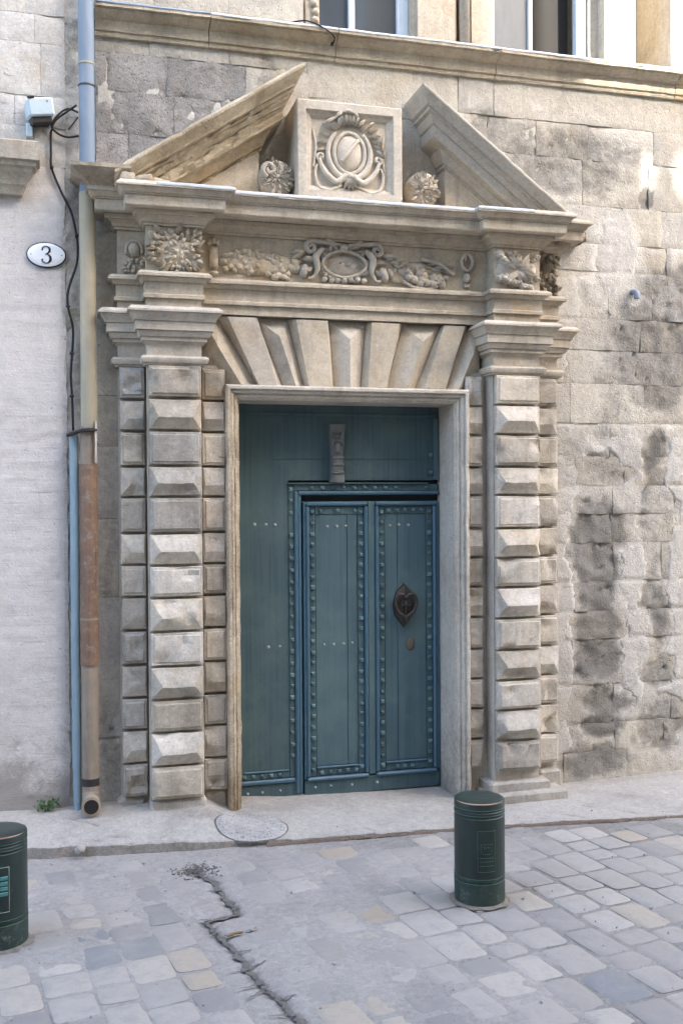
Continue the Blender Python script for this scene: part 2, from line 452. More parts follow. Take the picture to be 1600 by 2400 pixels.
M['bollard'] = paint('dark_green_bollard_paint', (0.015, 0.030, 0.027), (0.008, 0.016, 0.015), (0.12, 0.125, 0.11), 0.42, 0.45, (14, 14, 3), 0.8, wearlim=(0.60, 0.78), bump=0.8)
M['bollard_foot'] = paint('dusty_bollard_foot', (0.022, 0.042, 0.037), (0.012, 0.026, 0.024), (0.15, 0.155, 0.135), 0.6, 0.35, (14, 14, 4), 0.8, wearlim=(0.50, 0.74), bump=0.8)
M['copper'] = paint('bare_worn_rim', (0.42, 0.27, 0.20), (0.16, 0.06, 0.045), (0.62, 0.56, 0.50), 0.4, 0.5, (9, 9, 9), 0.9)
M['teal_plate'] = paint('teal_plate_paint', (0.06, 0.21, 0.20), (0.04, 0.13, 0.13), (0.2, 0.3, 0.28), 0.45, 0.4)
M['green_trim'] = paint('green_groove_paint', (0.035, 0.085, 0.062), (0.02, 0.05, 0.04), (0.10, 0.13, 0.11), 0.35, 0.5)
M['enamel'] = paint('white_enamel', (0.80, 0.82, 0.84), (0.76, 0.78, 0.80), None, 0.2, 0.5, (6, 6, 6), 0.3, bump=0.03)
M['navy'] = paint('navy_enamel', (0.018, 0.024, 0.045), (0.015, 0.02, 0.04), None, 0.25, 0.5, (6, 6, 6), 0.3, bump=0.03)
M['cable'] = paint('black_cable_sheath', (0.018, 0.018, 0.021), (0.012, 0.012, 0.014), (0.06, 0.06, 0.06), 0.6, 0.3)
M['boxpaint'] = paint('pale_blue_metal_box', (0.50, 0.60, 0.66), (0.38, 0.46, 0.52), (0.22, 0.27, 0.30), 0.5, 0.4, (10, 10, 10), 0.6, wearlim=(0.60, 0.68))
M['winframe'] = paint('pale_blue_window_paint', (0.52, 0.60, 0.68), (0.46, 0.53, 0.60), None, 0.4, 0.4, bump=0.1)
M['shutter'] = paint('grey_shutter_paint', (0.19, 0.20, 0.205), (0.15, 0.16, 0.165), (0.30, 0.31, 0.31), 0.6, 0.3, (20, 20, 3), 0.5, bump=0.3)
M['room'] = paint('dim_room_plaster', (0.10, 0.09, 0.085), (0.08, 0.07, 0.065), None, 0.9, 0.1)
M['leaf'] = paint('weed_leaf', (0.055, 0.125, 0.030), (0.035, 0.085, 0.02), (0.10, 0.19, 0.05), 0.5, 0.4, (20, 20, 20), 0.7)
M['timber'] = paint('bare_timber', (0.20, 0.13, 0.08), (0.12, 0.08, 0.05), None, 0.7, 0.2)
m_, t_, p_ = newmat('window_glass')
p_.inputs['Base Color'].default_value = (0.055, 0.065, 0.075, 1); p_.inputs['Roughness'].default_value = 0.06
p_.inputs['Specular IOR Level'].default_value = 0.9
M['glass'] = m_
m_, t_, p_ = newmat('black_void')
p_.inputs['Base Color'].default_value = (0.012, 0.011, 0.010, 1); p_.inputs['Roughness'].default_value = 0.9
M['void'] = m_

# ------------------------------------------------------------------ structure: street and sidewalk
XC = 1.664
def kerb_y(x): return -0.475-0.085*max(-1.5, min(6.0, x+0.15)) - 0.02*math.sin(x*2.1)
def interp(T, x):
    if x <= T[0][0]: return T[0][1]
    for p, q in zip(T, T[1:]):
        if x <= q[0]: return p[1]+(q[1]-p[1])*(x-p[0])/(q[0]-p[0])
    return T[-1][1]
def walk_z(x, y):
    zw = interp(((-1, .13), (-.1, .10), (.78, .105), (.95, .035), (1.3, .005), (2.4, -.022), (3.4, -.026), (4.2, .0)), x)
    ek = interp(((-1, .03), (.0, .015), (.6, .005), (1.2, -.02), (2, -.028), (5, -.028)), x)
    f = max(0.0, min(1.0, y/kerb_y(x)))
    return zw+(ek-zw)*f*f + 0.004*FR(x, y, 0, 5)
STREET_Z = -0.032

bm = bmesh.new()
vs = [bm.verts.new(p) for p in ((-60, -7.5, -0.075), (60, -7.5, -0.075), (60, 0.5, -0.075), (-60, 0.5, -0.075))]
bm.faces.new(vs)
street = tag(obj('street', bm, M['bed']), kind='structure')

def ell(x, z, cx, cz, rx, rz):
    d = ((x-cx)/rx)**2+((z-cz)/rz)**2
    return max(0.0, 1.0-d)

# the jagged crack that runs across the paving
CRACK = []
_pts = [(0.60, -.84), (0.705, -1.06), (0.727, -1.29), (0.748, -1.47), (0.60, -1.51), (0.63, -1.64), (0.675, -1.85), (0.704, -2.04), (0.729, -2.18), (0.772, -2.30), (0.798, -2.44), (0.85, -2.6), (0.98, -2.95), (1.1, -3.3)]
for _a, _b in zip(_pts, _pts[1:]):
    for _k in range(9):
        _t = _k/9; _x = _a[0]+(_b[0]-_a[0])*_t; _y = _a[1]+(_b[1]-_a[1])*_t
        CRACK.append(Vector((_x+0.020*N(_x, _y, 0, 21)+0.012*N(_x, _y, 4, 55), _y+0.006*N(_x, _y, 8, 40), 0)))
def crack_d(x, y):
    return min((Vector((x, y, 0))-c).length for c in CRACK)

# mortar bed of the paving: it swells over the stones in the cemented patches
def smear(x, y):
    s_ = 0.0
    for (cx, cy, rx, ry) in ((0.45, -1.05, 0.62, 0.42), (1.15, -1.35, 0.55, 0.62), (1.05, -1.95, 0.40, 0.55), (1.75, -1.12, 0.65, 0.33), (1.45, -2.5, 0.45, 0.35), (-0.1, -1.6, 0.3, 0.25), (0.1, -1.0, 0.5, 0.3)):
        s_ = max(s_, 1.25*ell(x, y, cx, cy, rx, ry))
    return s_
bm = bmesh.new()
nx, ny = 400, 200
X0, X1, Y0, Y1 = -1.6, 5.2, -3.7, -0.36
grid = []; stain = []
for j in range(ny+1):
    row = []
    for i in range(nx+1):
        x = X0+(X1-X0)*i/nx; y = Y0+(Y1-Y0)*j/ny
        f = smear(x, y)+0.55*FR(x, y, 0, 3.1, 5, 3)
        z = STREET_Z-0.0065+0.0105*max(0.0, min(1.0, 0.34+f*0.72)) + 0.0030*FR(x, y, 1, 9, 5) - .0035
        s_ = .62*(.3+.5*max(0.0, min(1.0, (x-.9)/1.0)))*max(0.0, 1-max(0, f)*1.3)+.10
        if -3.2 < y < -0.7 and 0.4 < x < 1.15:
            d = crack_d(x, y)+0.02*N(x, y, 0, 30)
            if d < 0.045: z = min(z, STREET_Z-.002)-0.014*(1-d/0.045); s_ = max(s_, 1.0-d/0.05)
        if y > kerb_y(x)+0.02: z = min(z, -0.055)
        row.append(bm.verts.new((x, y, z))); stain.append(max(0.0, s_))
    grid.append(row)
for j in range(ny):
    for i in range(nx):
        bm.faces.new((grid[j][i], grid[j][i+1], grid[j+1][i+1], grid[j+1][i]))
bed = obj('mortar_bed', bm, M['bed'], street, smooth=True)
set_attr(bed, 'stain', stain)

# paving stones, rows running a little askew to the facade
def stone_mesh(bm, cx, cy, L, W, ang, z, seed):
    rnd = random.Random(seed)
    ca, sa = math.cos(ang), math.sin(ang)
    pts = []
    hx, hy = L/2, W/2
    rc = 0.016+0.014*rnd.random()
    for (sx, sy) in ((1, -1), (1, 1), (-1, 1), (-1, -1)):
        kx, ky = hx*sx*(1+rnd.uniform(-.05, .05)), hy*sy*(1+rnd.uniform(-.06, .06))
        order = ((0, -1), (1, 0)) if sx*sy < 0 else ((1, 0), (0, -1))
        c1 = (kx-sx*rc, ky); c2 = (kx, ky-sy*rc); mid = (kx-sx*rc*0.3, ky-sy*rc*0.3)
        seq = [c1, mid, c2] if (sx*sy < 0) else [c2, mid, c1]
        pts += seq
    def P(px, py, zz):
        return bm.verts.new((cx+px*ca-py*sa, cy+px*sa+py*ca, zz))
    tx, ty = rnd.uniform(-.016, .016), rnd.uniform(-.016, .016)
    r0 = [P(x, y, z-0.03) for x, y in pts]
    r1 = [P(x, y, z-0.005+tx*x+ty*y) for x, y in pts]
    r2 = [P(x*(1-.012/hx), y*(1-.012/hy), z+tx*x+ty*y+rnd.uniform(-.0008, .0008)) for x, y in pts]
    r3 = [P(x*.5, y*.5, z+0.0010+rnd.uniform(-.0008, .0008)) for x, y in pts]
    n = len(pts)
    for a_, b_ in ((r0, r1), (r1, r2), (r2, r3)):
        for i in range(n):
            bm.faces.new((a_[i], a_[(i+1) % n], b_[(i+1) % n], b_[i]))
    bm.faces.new(r3)
rng = random.Random(11)
ANG = R(-81.0)
dirv = Vector((math.cos(ANG), math.sin(ANG))); nrm = Vector((-dirv.y, dirv.x))   # nrm points to +x
cand = []
row_o = -1.4
while row_o < 6.6:
    W = rng.uniform(0.15, 0.205)
    s_ = -1.0+rng.uniform(0, .2)
    while s_ < 4.2:
        L = rng.uniform(0.13, 0.27)
        c = Vector((0.0, -0.4))+dirv*(s_+L/2)+nrm*(row_o+W/2)
        wob = 0.012*math.sin(s_*2.3+row_o*5)
        c += nrm*wob
        if X0+.1 < c.x < X1-.1 and Y0+.1 < c.y and c.y+max(L, W)*0.62 < kerb_y(c.x)-0.035:
            if not (0.3 < c.x < 1.3) or min(crack_d(c.x+q*dirv.x*L*.45, c.y+q*dirv.y*L*.45) for q in (-1, 0, 1)) > W*.5+.012:
                cand.append((c, L-0.014, W-0.013))
        s_ += L
    row_o += W
cand.sort(key=lambda q: (q[0].x-1.4)**2*0.55+(q[0].y+1.9)**2)
rest = bmesh.new()
for i, (c, L, W) in enumerate(cand):
    z = STREET_Z+rng.uniform(-0.0028, 0.0022)
    an = ANG+rng.uniform(-.02, .02)
    if i < 298:
        b = bmesh.new(); stone_mesh(b, c.x, c.y, L, W, an, z, i)
        obj('paving_stone', b, M['paver'], street, smooth=True, angle=40)
    else:
        stone_mesh(rest, c.x, c.y, L, W, an, z, i)
tag(obj('outer_paving', rest, M['paver'], street, smooth=True, angle=40), kind='stuff')

# sidewalk sheet with a ragged kerb edge
bm = bmesh.new()
nx, ny = 260, 30
grid = []; stain = []
for i in range(nx+1):
    x = -3.0+8.6*i/nx
    ky = kerb_y(x)+0.014*FR(x, 0, 0, 6, 5)+0.01*N(x, 3, 0, 23)
    row = []
    for j in range(ny+1):
        y = 0.30+(ky-0.30)*j/ny
        z = walk_z(x, y)
        s_ = 0.0
        if j == ny: s_ = 0.5
        s_ = max(s_, 0.55*ell(x, y, 0.75, -0.30, 0.28, 0.10), 0.4*ell(x, y, 3.6, -0.04, 0.6, 0.10))
        # fine cracks
        for (ax, ay, bx, by) in ((0.33, -0.50, 0.36, -0.58), (0.12, -0.46, 0.30, -0.44), (0.02, -0.2, 0.2, -0.34), (1.62, -0.5, 1.70, -0.62), (2.75, -0.52, 2.95, -0.72), (3.0, -0.45, 3.3, -0.74), (1.9, -0.55, 1.84, -0.66)):
            t = max(0, min(1, ((x-ax)*(bx-ax)+(y-ay)*(by-ay))/((bx-ax)**2+(by-ay)**2)))
            d = math.hypot(x-ax-t*(bx-ax), y-ay-t*(by-ay))
            if d < 0.016: z -= 0.008*(1-d/0.016); s_ = max(s_, 0.75*(1-d/0.016))
        row.append(bm.verts.new((x, y, z))); stain.append(s_)
    row.append(bm.verts.new((x, ky-0.006+0.006*N(x, 1, 1, 20), -0.09))); stain.append(0.62)
    grid.append(row)
for i in range(nx):
    for j in range(ny+1):
        bm.faces.new((grid[i][j], grid[i+1][j], grid[i+1][j+1], grid[i][j+1]))
walk = obj('sidewalk', bm, M['sidewalk'], smooth=True, angle=50)
set_attr(walk, 'stain', stain)
tag(walk, kind='structure')

# brown rubbish packed into the joint between sidewalk and paving
bm = bmesh.new()
rows = []
for i in range(150):
    x = 1.05+4.0*i/149
    ky = kerb_y(x)
    wd = 0.016+0.007*N(x, 0, 0, 7)+0.004*N(x, 1, 0, 31)
    rows.append([bm.verts.new((x, ky+0.012*N(x, 4, 0, 12)+k*wd-0.016, STREET_Z-0.004+0.012*(1-abs(k))+0.006*N(x, k*3, 0, 40))) for k in (-1, -0.4, 0.2, 0.7, 1.2)])
for a_, b_ in zip(rows, rows[1:]):
    for k in range(4): bm.faces.new((a_[k], b_[k], b_[k+1], a_[k+1]))
tag(obj('joint_rubbish', bm, M['debris'], street, smooth=True), kind='stuff')

# grit lying in the crack, with side tongues between the stones
bm = bmesh.new()
rows = []
for i, c in enumerate(CRACK):
    t = (CRACK[min(i+1, len(CRACK)-1)]-CRACK[max(i-1, 0)]).normalized(); sd = Vector((-t.y, t.x, 0))
    wd = max(.0035, 0.011+0.012*N(c.x, c.y, 0, 25)+0.012*N(c.x, c.y, 2, 70))
    rows.append([bm.verts.new((c+sd*wd*k)+Vector((0, 0, STREET_Z-0.006+0.003*(1-abs(k))+0.003*N(c.x, c.y, k, 50)))) for k in (-1, -.4, .4, 1)])
for a_, b_ in zip(rows, rows[1:]):
    for k in range(3): bm.faces.new((a_[k], b_[k], b_[k+1], a_[k+1]))
for (x, y, dx, dy, w_) in ((0.72, -1.18, -0.07, 0.0, .010), (0.74, -1.44, 0.035, 0.06, .014), (0.61, -1.51, -0.06, 0.015, .010), (0.64, -1.66, -0.07, -0.005, .008), (0.65, -1.70, 0.09, 0.02, .012), (0.685, -1.87, 0.07, 0.02, .009), (0.705, -2.02, 0.08, 0.05, .014), (0.70, -2.03, -0.08, -0.01, .008), (0.728, -2.16, -0.10, -0.02, .008), (0.735, -2.20, -0.09, -0.07, .014), (0.775, -2.30, 0.06, 0.02, .009), (0.80, -2.43, -0.10, 0.02, .010)):
    n = 7
    prev = None
    for k in range(n+1):
        t = k/n
        ww = w_*(1-t)**0.7*0.55*(1+.8*N(x+t, y, 0, 9))+0.0012
        px, py = x+dx*t+0.01*N(x, t, 0, 5), y+dy*t+0.012*N(x, t, 2, 5)
        cur = [bm.verts.new((px-dy*0.0, py+ww*s_, STREET_Z+0.0032)) for s_ in (-1, 1)]
        if prev: bm.faces.new((prev[0], cur[0], cur[1], prev[1]))
        prev = cur
rr = random.Random(3)
for k in range(230):
    x = 0.635+rr.gauss(0, .055); y = -.90+rr.gauss(0, .05)
    blob(bm, (x, y, STREET_Z+0.004), rr.uniform(.002, .007), rr.uniform(.002, .006), rr.uniform(.001, .004), 0, 5, 3, k)
tag(obj('crack_grit', bm, M['crack'], street, smooth=True), kind='stuff')

# litter: pebbles and chips scattered on paving and sidewalk
bm = bmesh.new()
for k in range(260):
    x = rr.uniform(-.3, 4.0); y = rr.uniform(-2.9, -0.35)
    zz = STREET_Z+0.003 if y < kerb_y(x) else walk_z(x, y)+0.001
    s_ = rr.uniform(.002, .006) if k % 9 else rr.uniform(.007, .011)
    blob(bm, (x, y, zz), s_, s_*rr.uniform(.6, 1), s_*.55, rr.random()*6, 5, 3, k)
tag(obj('gravel_chips', bm, M['cast_disc'], walk, smooth=True), kind='stuff')

# ------------------------------------------------------------------ structure: the stone house with the portal
house = empty('stone_house', (XC, 0.4, 0), 'old limestone town house with eroded ashlar wall round the carved portal', 'building')

def wall_stain(x, z):
    x += .07*FR(x, z, 0, 4, 5, 2)+.02*N(x, z, 0, 22); z += .07*FR(x, z, 5, 4, 5, 6)
    s_ = 0.0
    for (cx, cz, rx, rz, k) in ((3.36, 1.62, .26, .22, 1.1), (3.36, 1.30, .24, .30, 1.25), (3.36, 0.98, .26, .20, 1.0), (3.40, 0.76, .22, .17, 1.1), (3.42, 0.50, .22, .13, 1.0), (3.42, 0.33, .20, .12, 1.1),
                                (3.36, 0.10, .30, .12, 0.9), (3.82, 1.72, .14, .35, 1.0), (3.83, 1.2, .12, .45, 1.0), (3.80, 2.13, .13, .2, 1.2), (3.84, .66, .14, .14, .9), (3.85, .3, .25, .2, .8), (3.80, 2.75, .38, .45, .95), (3.95, 3.15, .28, .3, .9), (3.5, 2.75, .12, .3, .5),
                                (3.45, 2.45, .12, .35, .55), (3.45, 2.0, .2, .14, .6), (3.15, 3.98, .55, .25, .85), (2.75, 4.12, .35, .14, .7), (3.6, 4.0, .3, .2, .5), (0.45, 4.05, .4, .28, .5), (0.8, 4.2, .4, .2, .5), (1.2, 4.36, .08, .12, .7), (0.26, 1.6, .06, .5, .5), (0.27, .4, .08, .4, .7),
                                (3.735, 3.813, .075, .075, 1.6)):
        s_ = max(s_, k*min(1.0, 1.7*ell(x, z, cx, cz, rx, rz)))
    p = 0.0
    for (cx, cz, rx, rz, k) in ((3.55, 3.42, .20, .30, 1.0), (3.45, 3.30, .12, .25, .9), (3.62, 1.3, .14, .3, .6), (3.66, .9, .14, .3, .6), (3.12, 1.9, .1, .6, .35), (3.15, .9, .10, .6, .35), (3.9, 1.6, .2, .5, .5), (3.62, 2.2, .2, .2, .6)):
        p = max(p, k*min(1.0, 1.5*ell(x, z, cx, cz, rx, rz)))
    return s_*0.8-p*0.9

def wall_block(x0, x1, z0, z1, yf, mat, rough, seed, parent, gap=0.0010, res=0.020, proud=0.0, stainf=wall_stain):
    b = bmesh.new()
    x0 += gap; x1 -= gap; z0 += gap; z1 -= gap
    nx = max(2, int((x1-x0)/res)); nz_ = max(2, int((z1-z0)/res))
    g = []; st = []
    for j in range(nz_+1):
        row = []
        for i in range(nx+1):
            x = x0+(x1-x0)*i/nx; z = z0+(z1-z0)*j/nz_
            edge = min(i, nx-i, j, nz_-j)
            s_ = stainf(x, z)
            rg = rough*(0.45+2.1*max(0, min(1, s_)))
            d = rg*(0.007*FR(x, z, seed, 9, 6, seed)+0.008*max(0, FR(x, z, 5, 3.5, 4, seed)))
            if s_ > 0.25: d += 0.006*min(1, (s_-0.25)*2)
            pit = N(x, z, seed, 32)
            if pit > 0.45: d += rg*(pit-0.45)*0.045
            if edge == 0: d += 0.002+0.013*max(0.0, N(x, z, seed, 5)+.05)
            elif edge == 1: d += 0.004*max(0.0, N(x, z, seed, 5)+.05)
            if mat is M['wall_grey']:
                q = x*.75+z*.65; e = z*.75-x*.65
                d += .007*max(-.4, FR(q*7, e*34, seed, 1.0, 4, 2))
            d = min(d, 0.030)
            xx = x+(0.004*N(x, z, 7, 12) if edge == 0 else 0); zz = z+(0.004*N(x, z, 9, 12) if edge == 0 else 0)
            row.append(b.verts.new((xx, yf-proud+d, zz))); st.append(s_)
        g.append(row)
    for j in range(nz_):
        for i in range(nx):
            b.faces.new((g[j][i], g[j][i+1], g[j+1][i+1], g[j+1][i]))
    ring = [g[0][i] for i in range(nx+1)]+[g[j][nx] for j in range(1, nz_+1)]+[g[nz_][i] for i in range(nx-1, -1, -1)]+[g[j][0] for j in range(nz_-1, 0, -1)]
    back = []
    for v in ring:
        back.append(b.verts.new((v.co.x, yf+0.05, v.co.z))); st.append(0)
    n = len(ring)
    for i in range(n):
        b.faces.new((ring[i], back[i], back[(i+1) % n], ring[(i+1) % n]))
    o = obj('stone_block', b, mat, parent, smooth=True, angle=55)
    set_attr(o, 'stain', st)
    return o

# wall core (mortar shows in the joints), with the door opening left free
bm = bmesh.new()
box(bm, 0.06, 0.95, 0.034, 0.5, -0.2, 4.5)
box(bm, 2.38, 26.0, 0.034, 0.5, -0.2, 4.5)
box(bm, 0.95, 2.38, 0.034, 0.5, 2.5, 4.5)
cut(bm, 0.4)
obj('wall_core', bm, M['mortar'], house)
# passage behind the door
bm = bmesh.new(); box(bm, 0.9, 2.45, 0.45, 0.55, -0.2, 2.6); obj('passage_back', bm, M['void'], house)

rb = random.Random(21)
def run_course(z0, z1, xs, pick, rough):
    for x0, x1 in zip(xs, xs[1:]):
        m = pick(x0, x1, z0, z1)
        wall_block(x0, x1, z0, z1, 0.0+rb.uniform(-.003, .003), m, rough(x0, z0), rb.uniform(0, 50), house)
def pick(x0, x1, z0, z1):
    xm, zm = (x0+x1)/2, (z0+z1)/2
    if xm < 1.0 and 3.7 < zm < 4.36: return M['wall_grey']
    return M['wall']
rgh = lambda x, z: 1.0
# right of the portal
ZR = [-0.12, 0.16, 0.345, 0.603, 0.898, 1.08, 1.276, 1.525, 1.715, 1.90, 2.089, 2.307, 2.563, 2.78, 2.987, 3.293, 3.472, 3.716]
for k, (z0, z1) in enumerate(zip(ZR, ZR[1:])):
    xs = [3.035]
    first = (3.14, 3.22, 3.48, 3.17)[k % 4]+rb.uniform(-.02, .02)
    x = first
    while x < 5.6:
        xs.append(x); x += rb.uniform(.27, .55)
    xs.append(5.9)
    run_course(z0, z1, xs, pick, rgh)
for (z0, z1, xs) in ((3.716, 4.012, [2.62, 3.28, 3.76, 4.03, 4.6, 5.2, 5.9]), (4.012, 4.235, [2.16, 2.62, 2.95, 3.32, 3.80, 4.3, 4.9, 5.9]), (4.235, 4.47, [1.45, 2.12, 2.42, 2.66, 3.72, 4.2, 4.9, 5.9])):
    run_course(z0, z1, xs, pick, rgh)
# over and left of the portal
for (z0, z1, xs) in ((3.35, 3.62, [0.215, 0.42, 0.80]), (3.62, 3.921, [0.215, 0.40, 0.72, 1.12]), (3.921, 4.161, [0.215, 0.30, 0.66, 1.05, 1.36]), (4.161, 4.381, [0.215, 0.275, 0.62, 1.08, 1.75, 2.16]), (4.381, 4.47, [0.215, 0.52, 0.98, 1.45])):
    run_course(z0, z1, xs, pick, lambda x, z: 1.25)
wall_block(1.12, 2.62, 3.54, 4.161, 0.004, M['wall'], 0.5, 3, house)
# remains of a lime plaster skin over the right wall: thick parts cover the stones, thin parts have gone
def plaster(x0, x1, z0, z1, mask, step=.016):
    b = bmesh.new(); nx = int((x1-x0)/step); nz_ = int((z1-z0)/step); g = []; st = []
    for j in range(nz_+1):
        row = []
        for i in range(nx+1):
            x = x0+(x1-x0)*i/nx; z = z0+(z1-z0)*j/nz_
            m_ = mask(x, z)
            t = .0075*max(-1.0, min(1.0, m_*4.0))
            t += .06*max(-.6, min(0.0, m_+.22))
            for zj in ZR:
                dj = abs(z-zj-.010*N(x, zj, 0, 3))
                if dj < .014 and N(x, zj, 5, 2.2) > -.12: t -= .010*(1-dj/.014)
            y = .004-t-.0022*FR(x, z, 1, 14, 4)+(.008*max(0, N(x, z, 3, 34)-.5))
            row.append(b.verts.new((x, y, z))); st.append(-.35+.5*max(0, .35-z)+.35*N(x, z, 0, 4))
        g.append(row)
    for j in range(nz_):
        for i in range(nx): b.faces.new((g[j][i], g[j][i+1], g[j+1][i+1], g[j+1][i]))
    o = obj('lime_plaster', b, M['plaster'], house, smooth=True, angle=60); set_attr(o, 'stain', st)
def pmask(x, z):
    f = -.15+.50*FR(x, z, 0, 2.6, 7, 4)+.25*FR(x, z, 3, 9, 5, 1)
    for (cx, cz, rx, rz, k) in ((3.12, 1.0, .10, 1.1, .45), (3.62, 1.35, .13, .40, .55), (3.64, .75, .12, .4, .55), (3.98, 1.5, .16, .9, .6), (3.98, .5, .2, .5, .5), (3.55, 2.05, .3, .2, .35), (3.20, 2.2, .2, .35, .25), (3.62, 2.45, .12, .5, .35), (3.52, 3.42, .17, .33, .55), (3.1, 3.0, .16, .4, .25), (4.6, 1.6, .6, 1.6, .4)):
        f += k*min(1.0, 1.6*ell(x, z, cx, cz, rx, rz))
    s_ = wall_stain(x, z)
    if s_ > .08: f -= (s_-.08)*3.2
    return f
plaster(3.037, 5.6, -.10, 3.70, pmask)
plaster(.23, 1.1, 3.62, 4.40, lambda x, z: -.35+.5*FR(x, z, 0, 3.2, 6, 9)+.2*FR(x, z, 3, 9, 5, 1))
plaster(2.2, 4.6, 3.72, 4.45, lambda x, z: -.62+.55*FR(x, z, 0, 2.6, 6, 5)+.2*FR(x, z, 3, 9, 5, 1))

# narrow strip between downpipe and portal
ZL = [-0.1, 0.47, 0.80, 1.27, 1.72, 2.13, 2.42, 2.9, 3.35]
for z0, z1 in zip(ZL, ZL[1:]):
    wall_block(0.10, 0.335, z0, z1, -0.02, M['plaster'] if rb.random() < .6 else M['wall'], 0.8, rb.uniform(0, 50), house)

# moulded string course under the upper windows (each length a block of its own)
CP = [(0.0, 4.455), (0.020, 4.456), (0.024, 4.470), (0.020, 4.474), (0.020, 4.482), (0.032, 4.484), (0.034, 4.545), (0.046, 4.548), (0.066, 4.556), (0.088, 4.574), (0.096, 4.580), (0.090, 4.582), (0.116, 4.584), (0.116, 4.602), (0.095, 4.622), (-0.02, 4.640), (-0.02, 4.455)]
cx = [0.215, 0.86, 1.62, 2.66, 3.94, 5.0, 7.2]
for i, (x0, x1) in enumerate(zip(cx, cx[1:])):
    bm = bmesh.new()
    plan_sweep(bm, [(x0+.002, 0.0), (x1-.002, 0.0)], CP, 0.04, 0.0035, 0.035, seed=i*3.1)
    sc_ = obj('string_course_block', bm, M['course'], house, smooth=True, angle=32)
    bm = bmesh.new()
    plan_sweep(bm, [(x0+.004, 0.0), (x1-.004, 0.0)], [(.09, 4.6015), (.1185, 4.6005), (.120, 4.606), (.112, 4.617), (.07, 4.634)], .035, .0025, .03, seed=i*2.3)
    obj('lead_flashing', bm, M['zinc'] if x1 < 1.0 else M['lead'], sc_, smooth=True, angle=40)

# upper storey: piers, windows
bm = bmesh.new()
box(bm, 0.06, 14, 0.46, 0.65, 4.62, 9.0)
obj('upper_wall', bm, M['pier'], house)
def pier(x0, x1, y0, name='window_pier', mould=True, mat='pier'):
    bm = bmesh.new()
    pts = [(x0, 0.47), (x0, y0+0.03), (x0+.02, y0+0.03), (x0+.02, y0), (x1-.02, y0), (x1-.02, y0+.03), (x1, y0+.03), (x1, 0.47)] if mould else [(x0, .47), (x0, y0), (x1, y0), (x1, .47)]
    lo = [bm.verts.new((x, y, 4.60)) for x, y in pts]; hi = [bm.verts.new((x, y, 6.7)) for x, y in pts]
    for i in range(len(pts)-1): bm.faces.new((lo[i], lo[i+1], hi[i+1], hi[i]))
    bm.faces.new(hi)
    cut(bm, 0.3); jit(bm, 0.003, 6)
    return obj(name, bm, M[mat], house)
# plain wall with blocks left of the first window
for (z0, z1) in ((4.64, 4.95), (4.95, 5.3), (5.3, 5.7)):
    xs = [0.215, 0.55, 0.98, 1.43] if z0 < 4.9 else [0.215, 0.75, 1.2, 1.43]
    for x0, x1 in zip(xs, xs[1:]): wall_block(x0, x1, z0, z1, 0.0, M['wall'], 0.8, rb.uniform(0, 50), house)
bm = bmesh.new(); box(bm, 0.06, 1.43, 0.01, 0.4, 4.62, 9); obj('upper_core', bm, M['mortar'], house)
p1 = pier(1.43, 1.545, 0.03)
bm = bmesh.new()
for k in range(5): blob(bm, (1.50+.01*math.sin(k), 0.03, 4.66+k*.05), .025, .03, .028, k, 7, 4, k)
obj('carved_bracket', bm, M['portal'], house, smooth=True)
pier(2.135, 2.42, 0.0)
bm = bmesh.new(); tube(bm, [(2.47, 0.02, 4.6), (2.47, 0.02, 6.6)], .035, 10); jit(bm, .003); obj('colonnette', bm, M['pier'], house, smooth=True)
pier(2.53, 2.60, 0.05, mould=False)
pier(2.62, 2.70, 0.10, mould=False)
pier(3.37, 3.44, 0.09, mould=False)
pier(3.44, 3.665, 0.0, mould=False)
pier(3.667, 3.928, 0.42, mould=False, mat='wall')
pier(3.93, 7.0, 0.0, mould=False)

def window(x0, x1, bars, panes, name_label, sill_y=0.14):
    wroot_frame = bmesh.new()
    box(wroot_frame, x1-.075, x1, sill_y-.03, sill_y+.03, 4.60, 6.5, .006)
    box(wroot_frame, x0, x0+.012, sill_y-.03, sill_y+.03, 4.60, 6.5)
    box(wroot_frame, x0+.012, x1-.075, sill_y-.03, sill_y+.03, 4.595, 4.635)
    wn = obj('window', wroot_frame, M['winframe'], house)
    for (bx0, bx1) in bars:
        b = bmesh.new(); box(b, bx0, bx1, sill_y-.025, sill_y+.025, 4.636, 6.5, .005); obj('mullion', b, M['winframe'], wn)
    for (a0, a1, mat, nm, yy) in panes:
        b = bmesh.new(); box(b, a0, a1, sill_y+yy, sill_y+yy+.008, 4.636, 6.5); obj(nm, b, M[mat], wn)
    return wn
window(1.545, 2.135, [(1.745, 1.785)], [(1.558, 1.744, 'glass', 'pane', .004), (1.786, 2.059, 'glass', 'pane', .006)], '')
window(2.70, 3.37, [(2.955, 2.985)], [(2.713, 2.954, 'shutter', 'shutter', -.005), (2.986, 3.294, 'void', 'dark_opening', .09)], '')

# ------------------------------------------------------------------ the carved portal
portal = empty('stone_portal', (XC, -0.1, 0), 'carved renaissance stone doorway with rusticated pilasters and broken pediment', 'doorway')

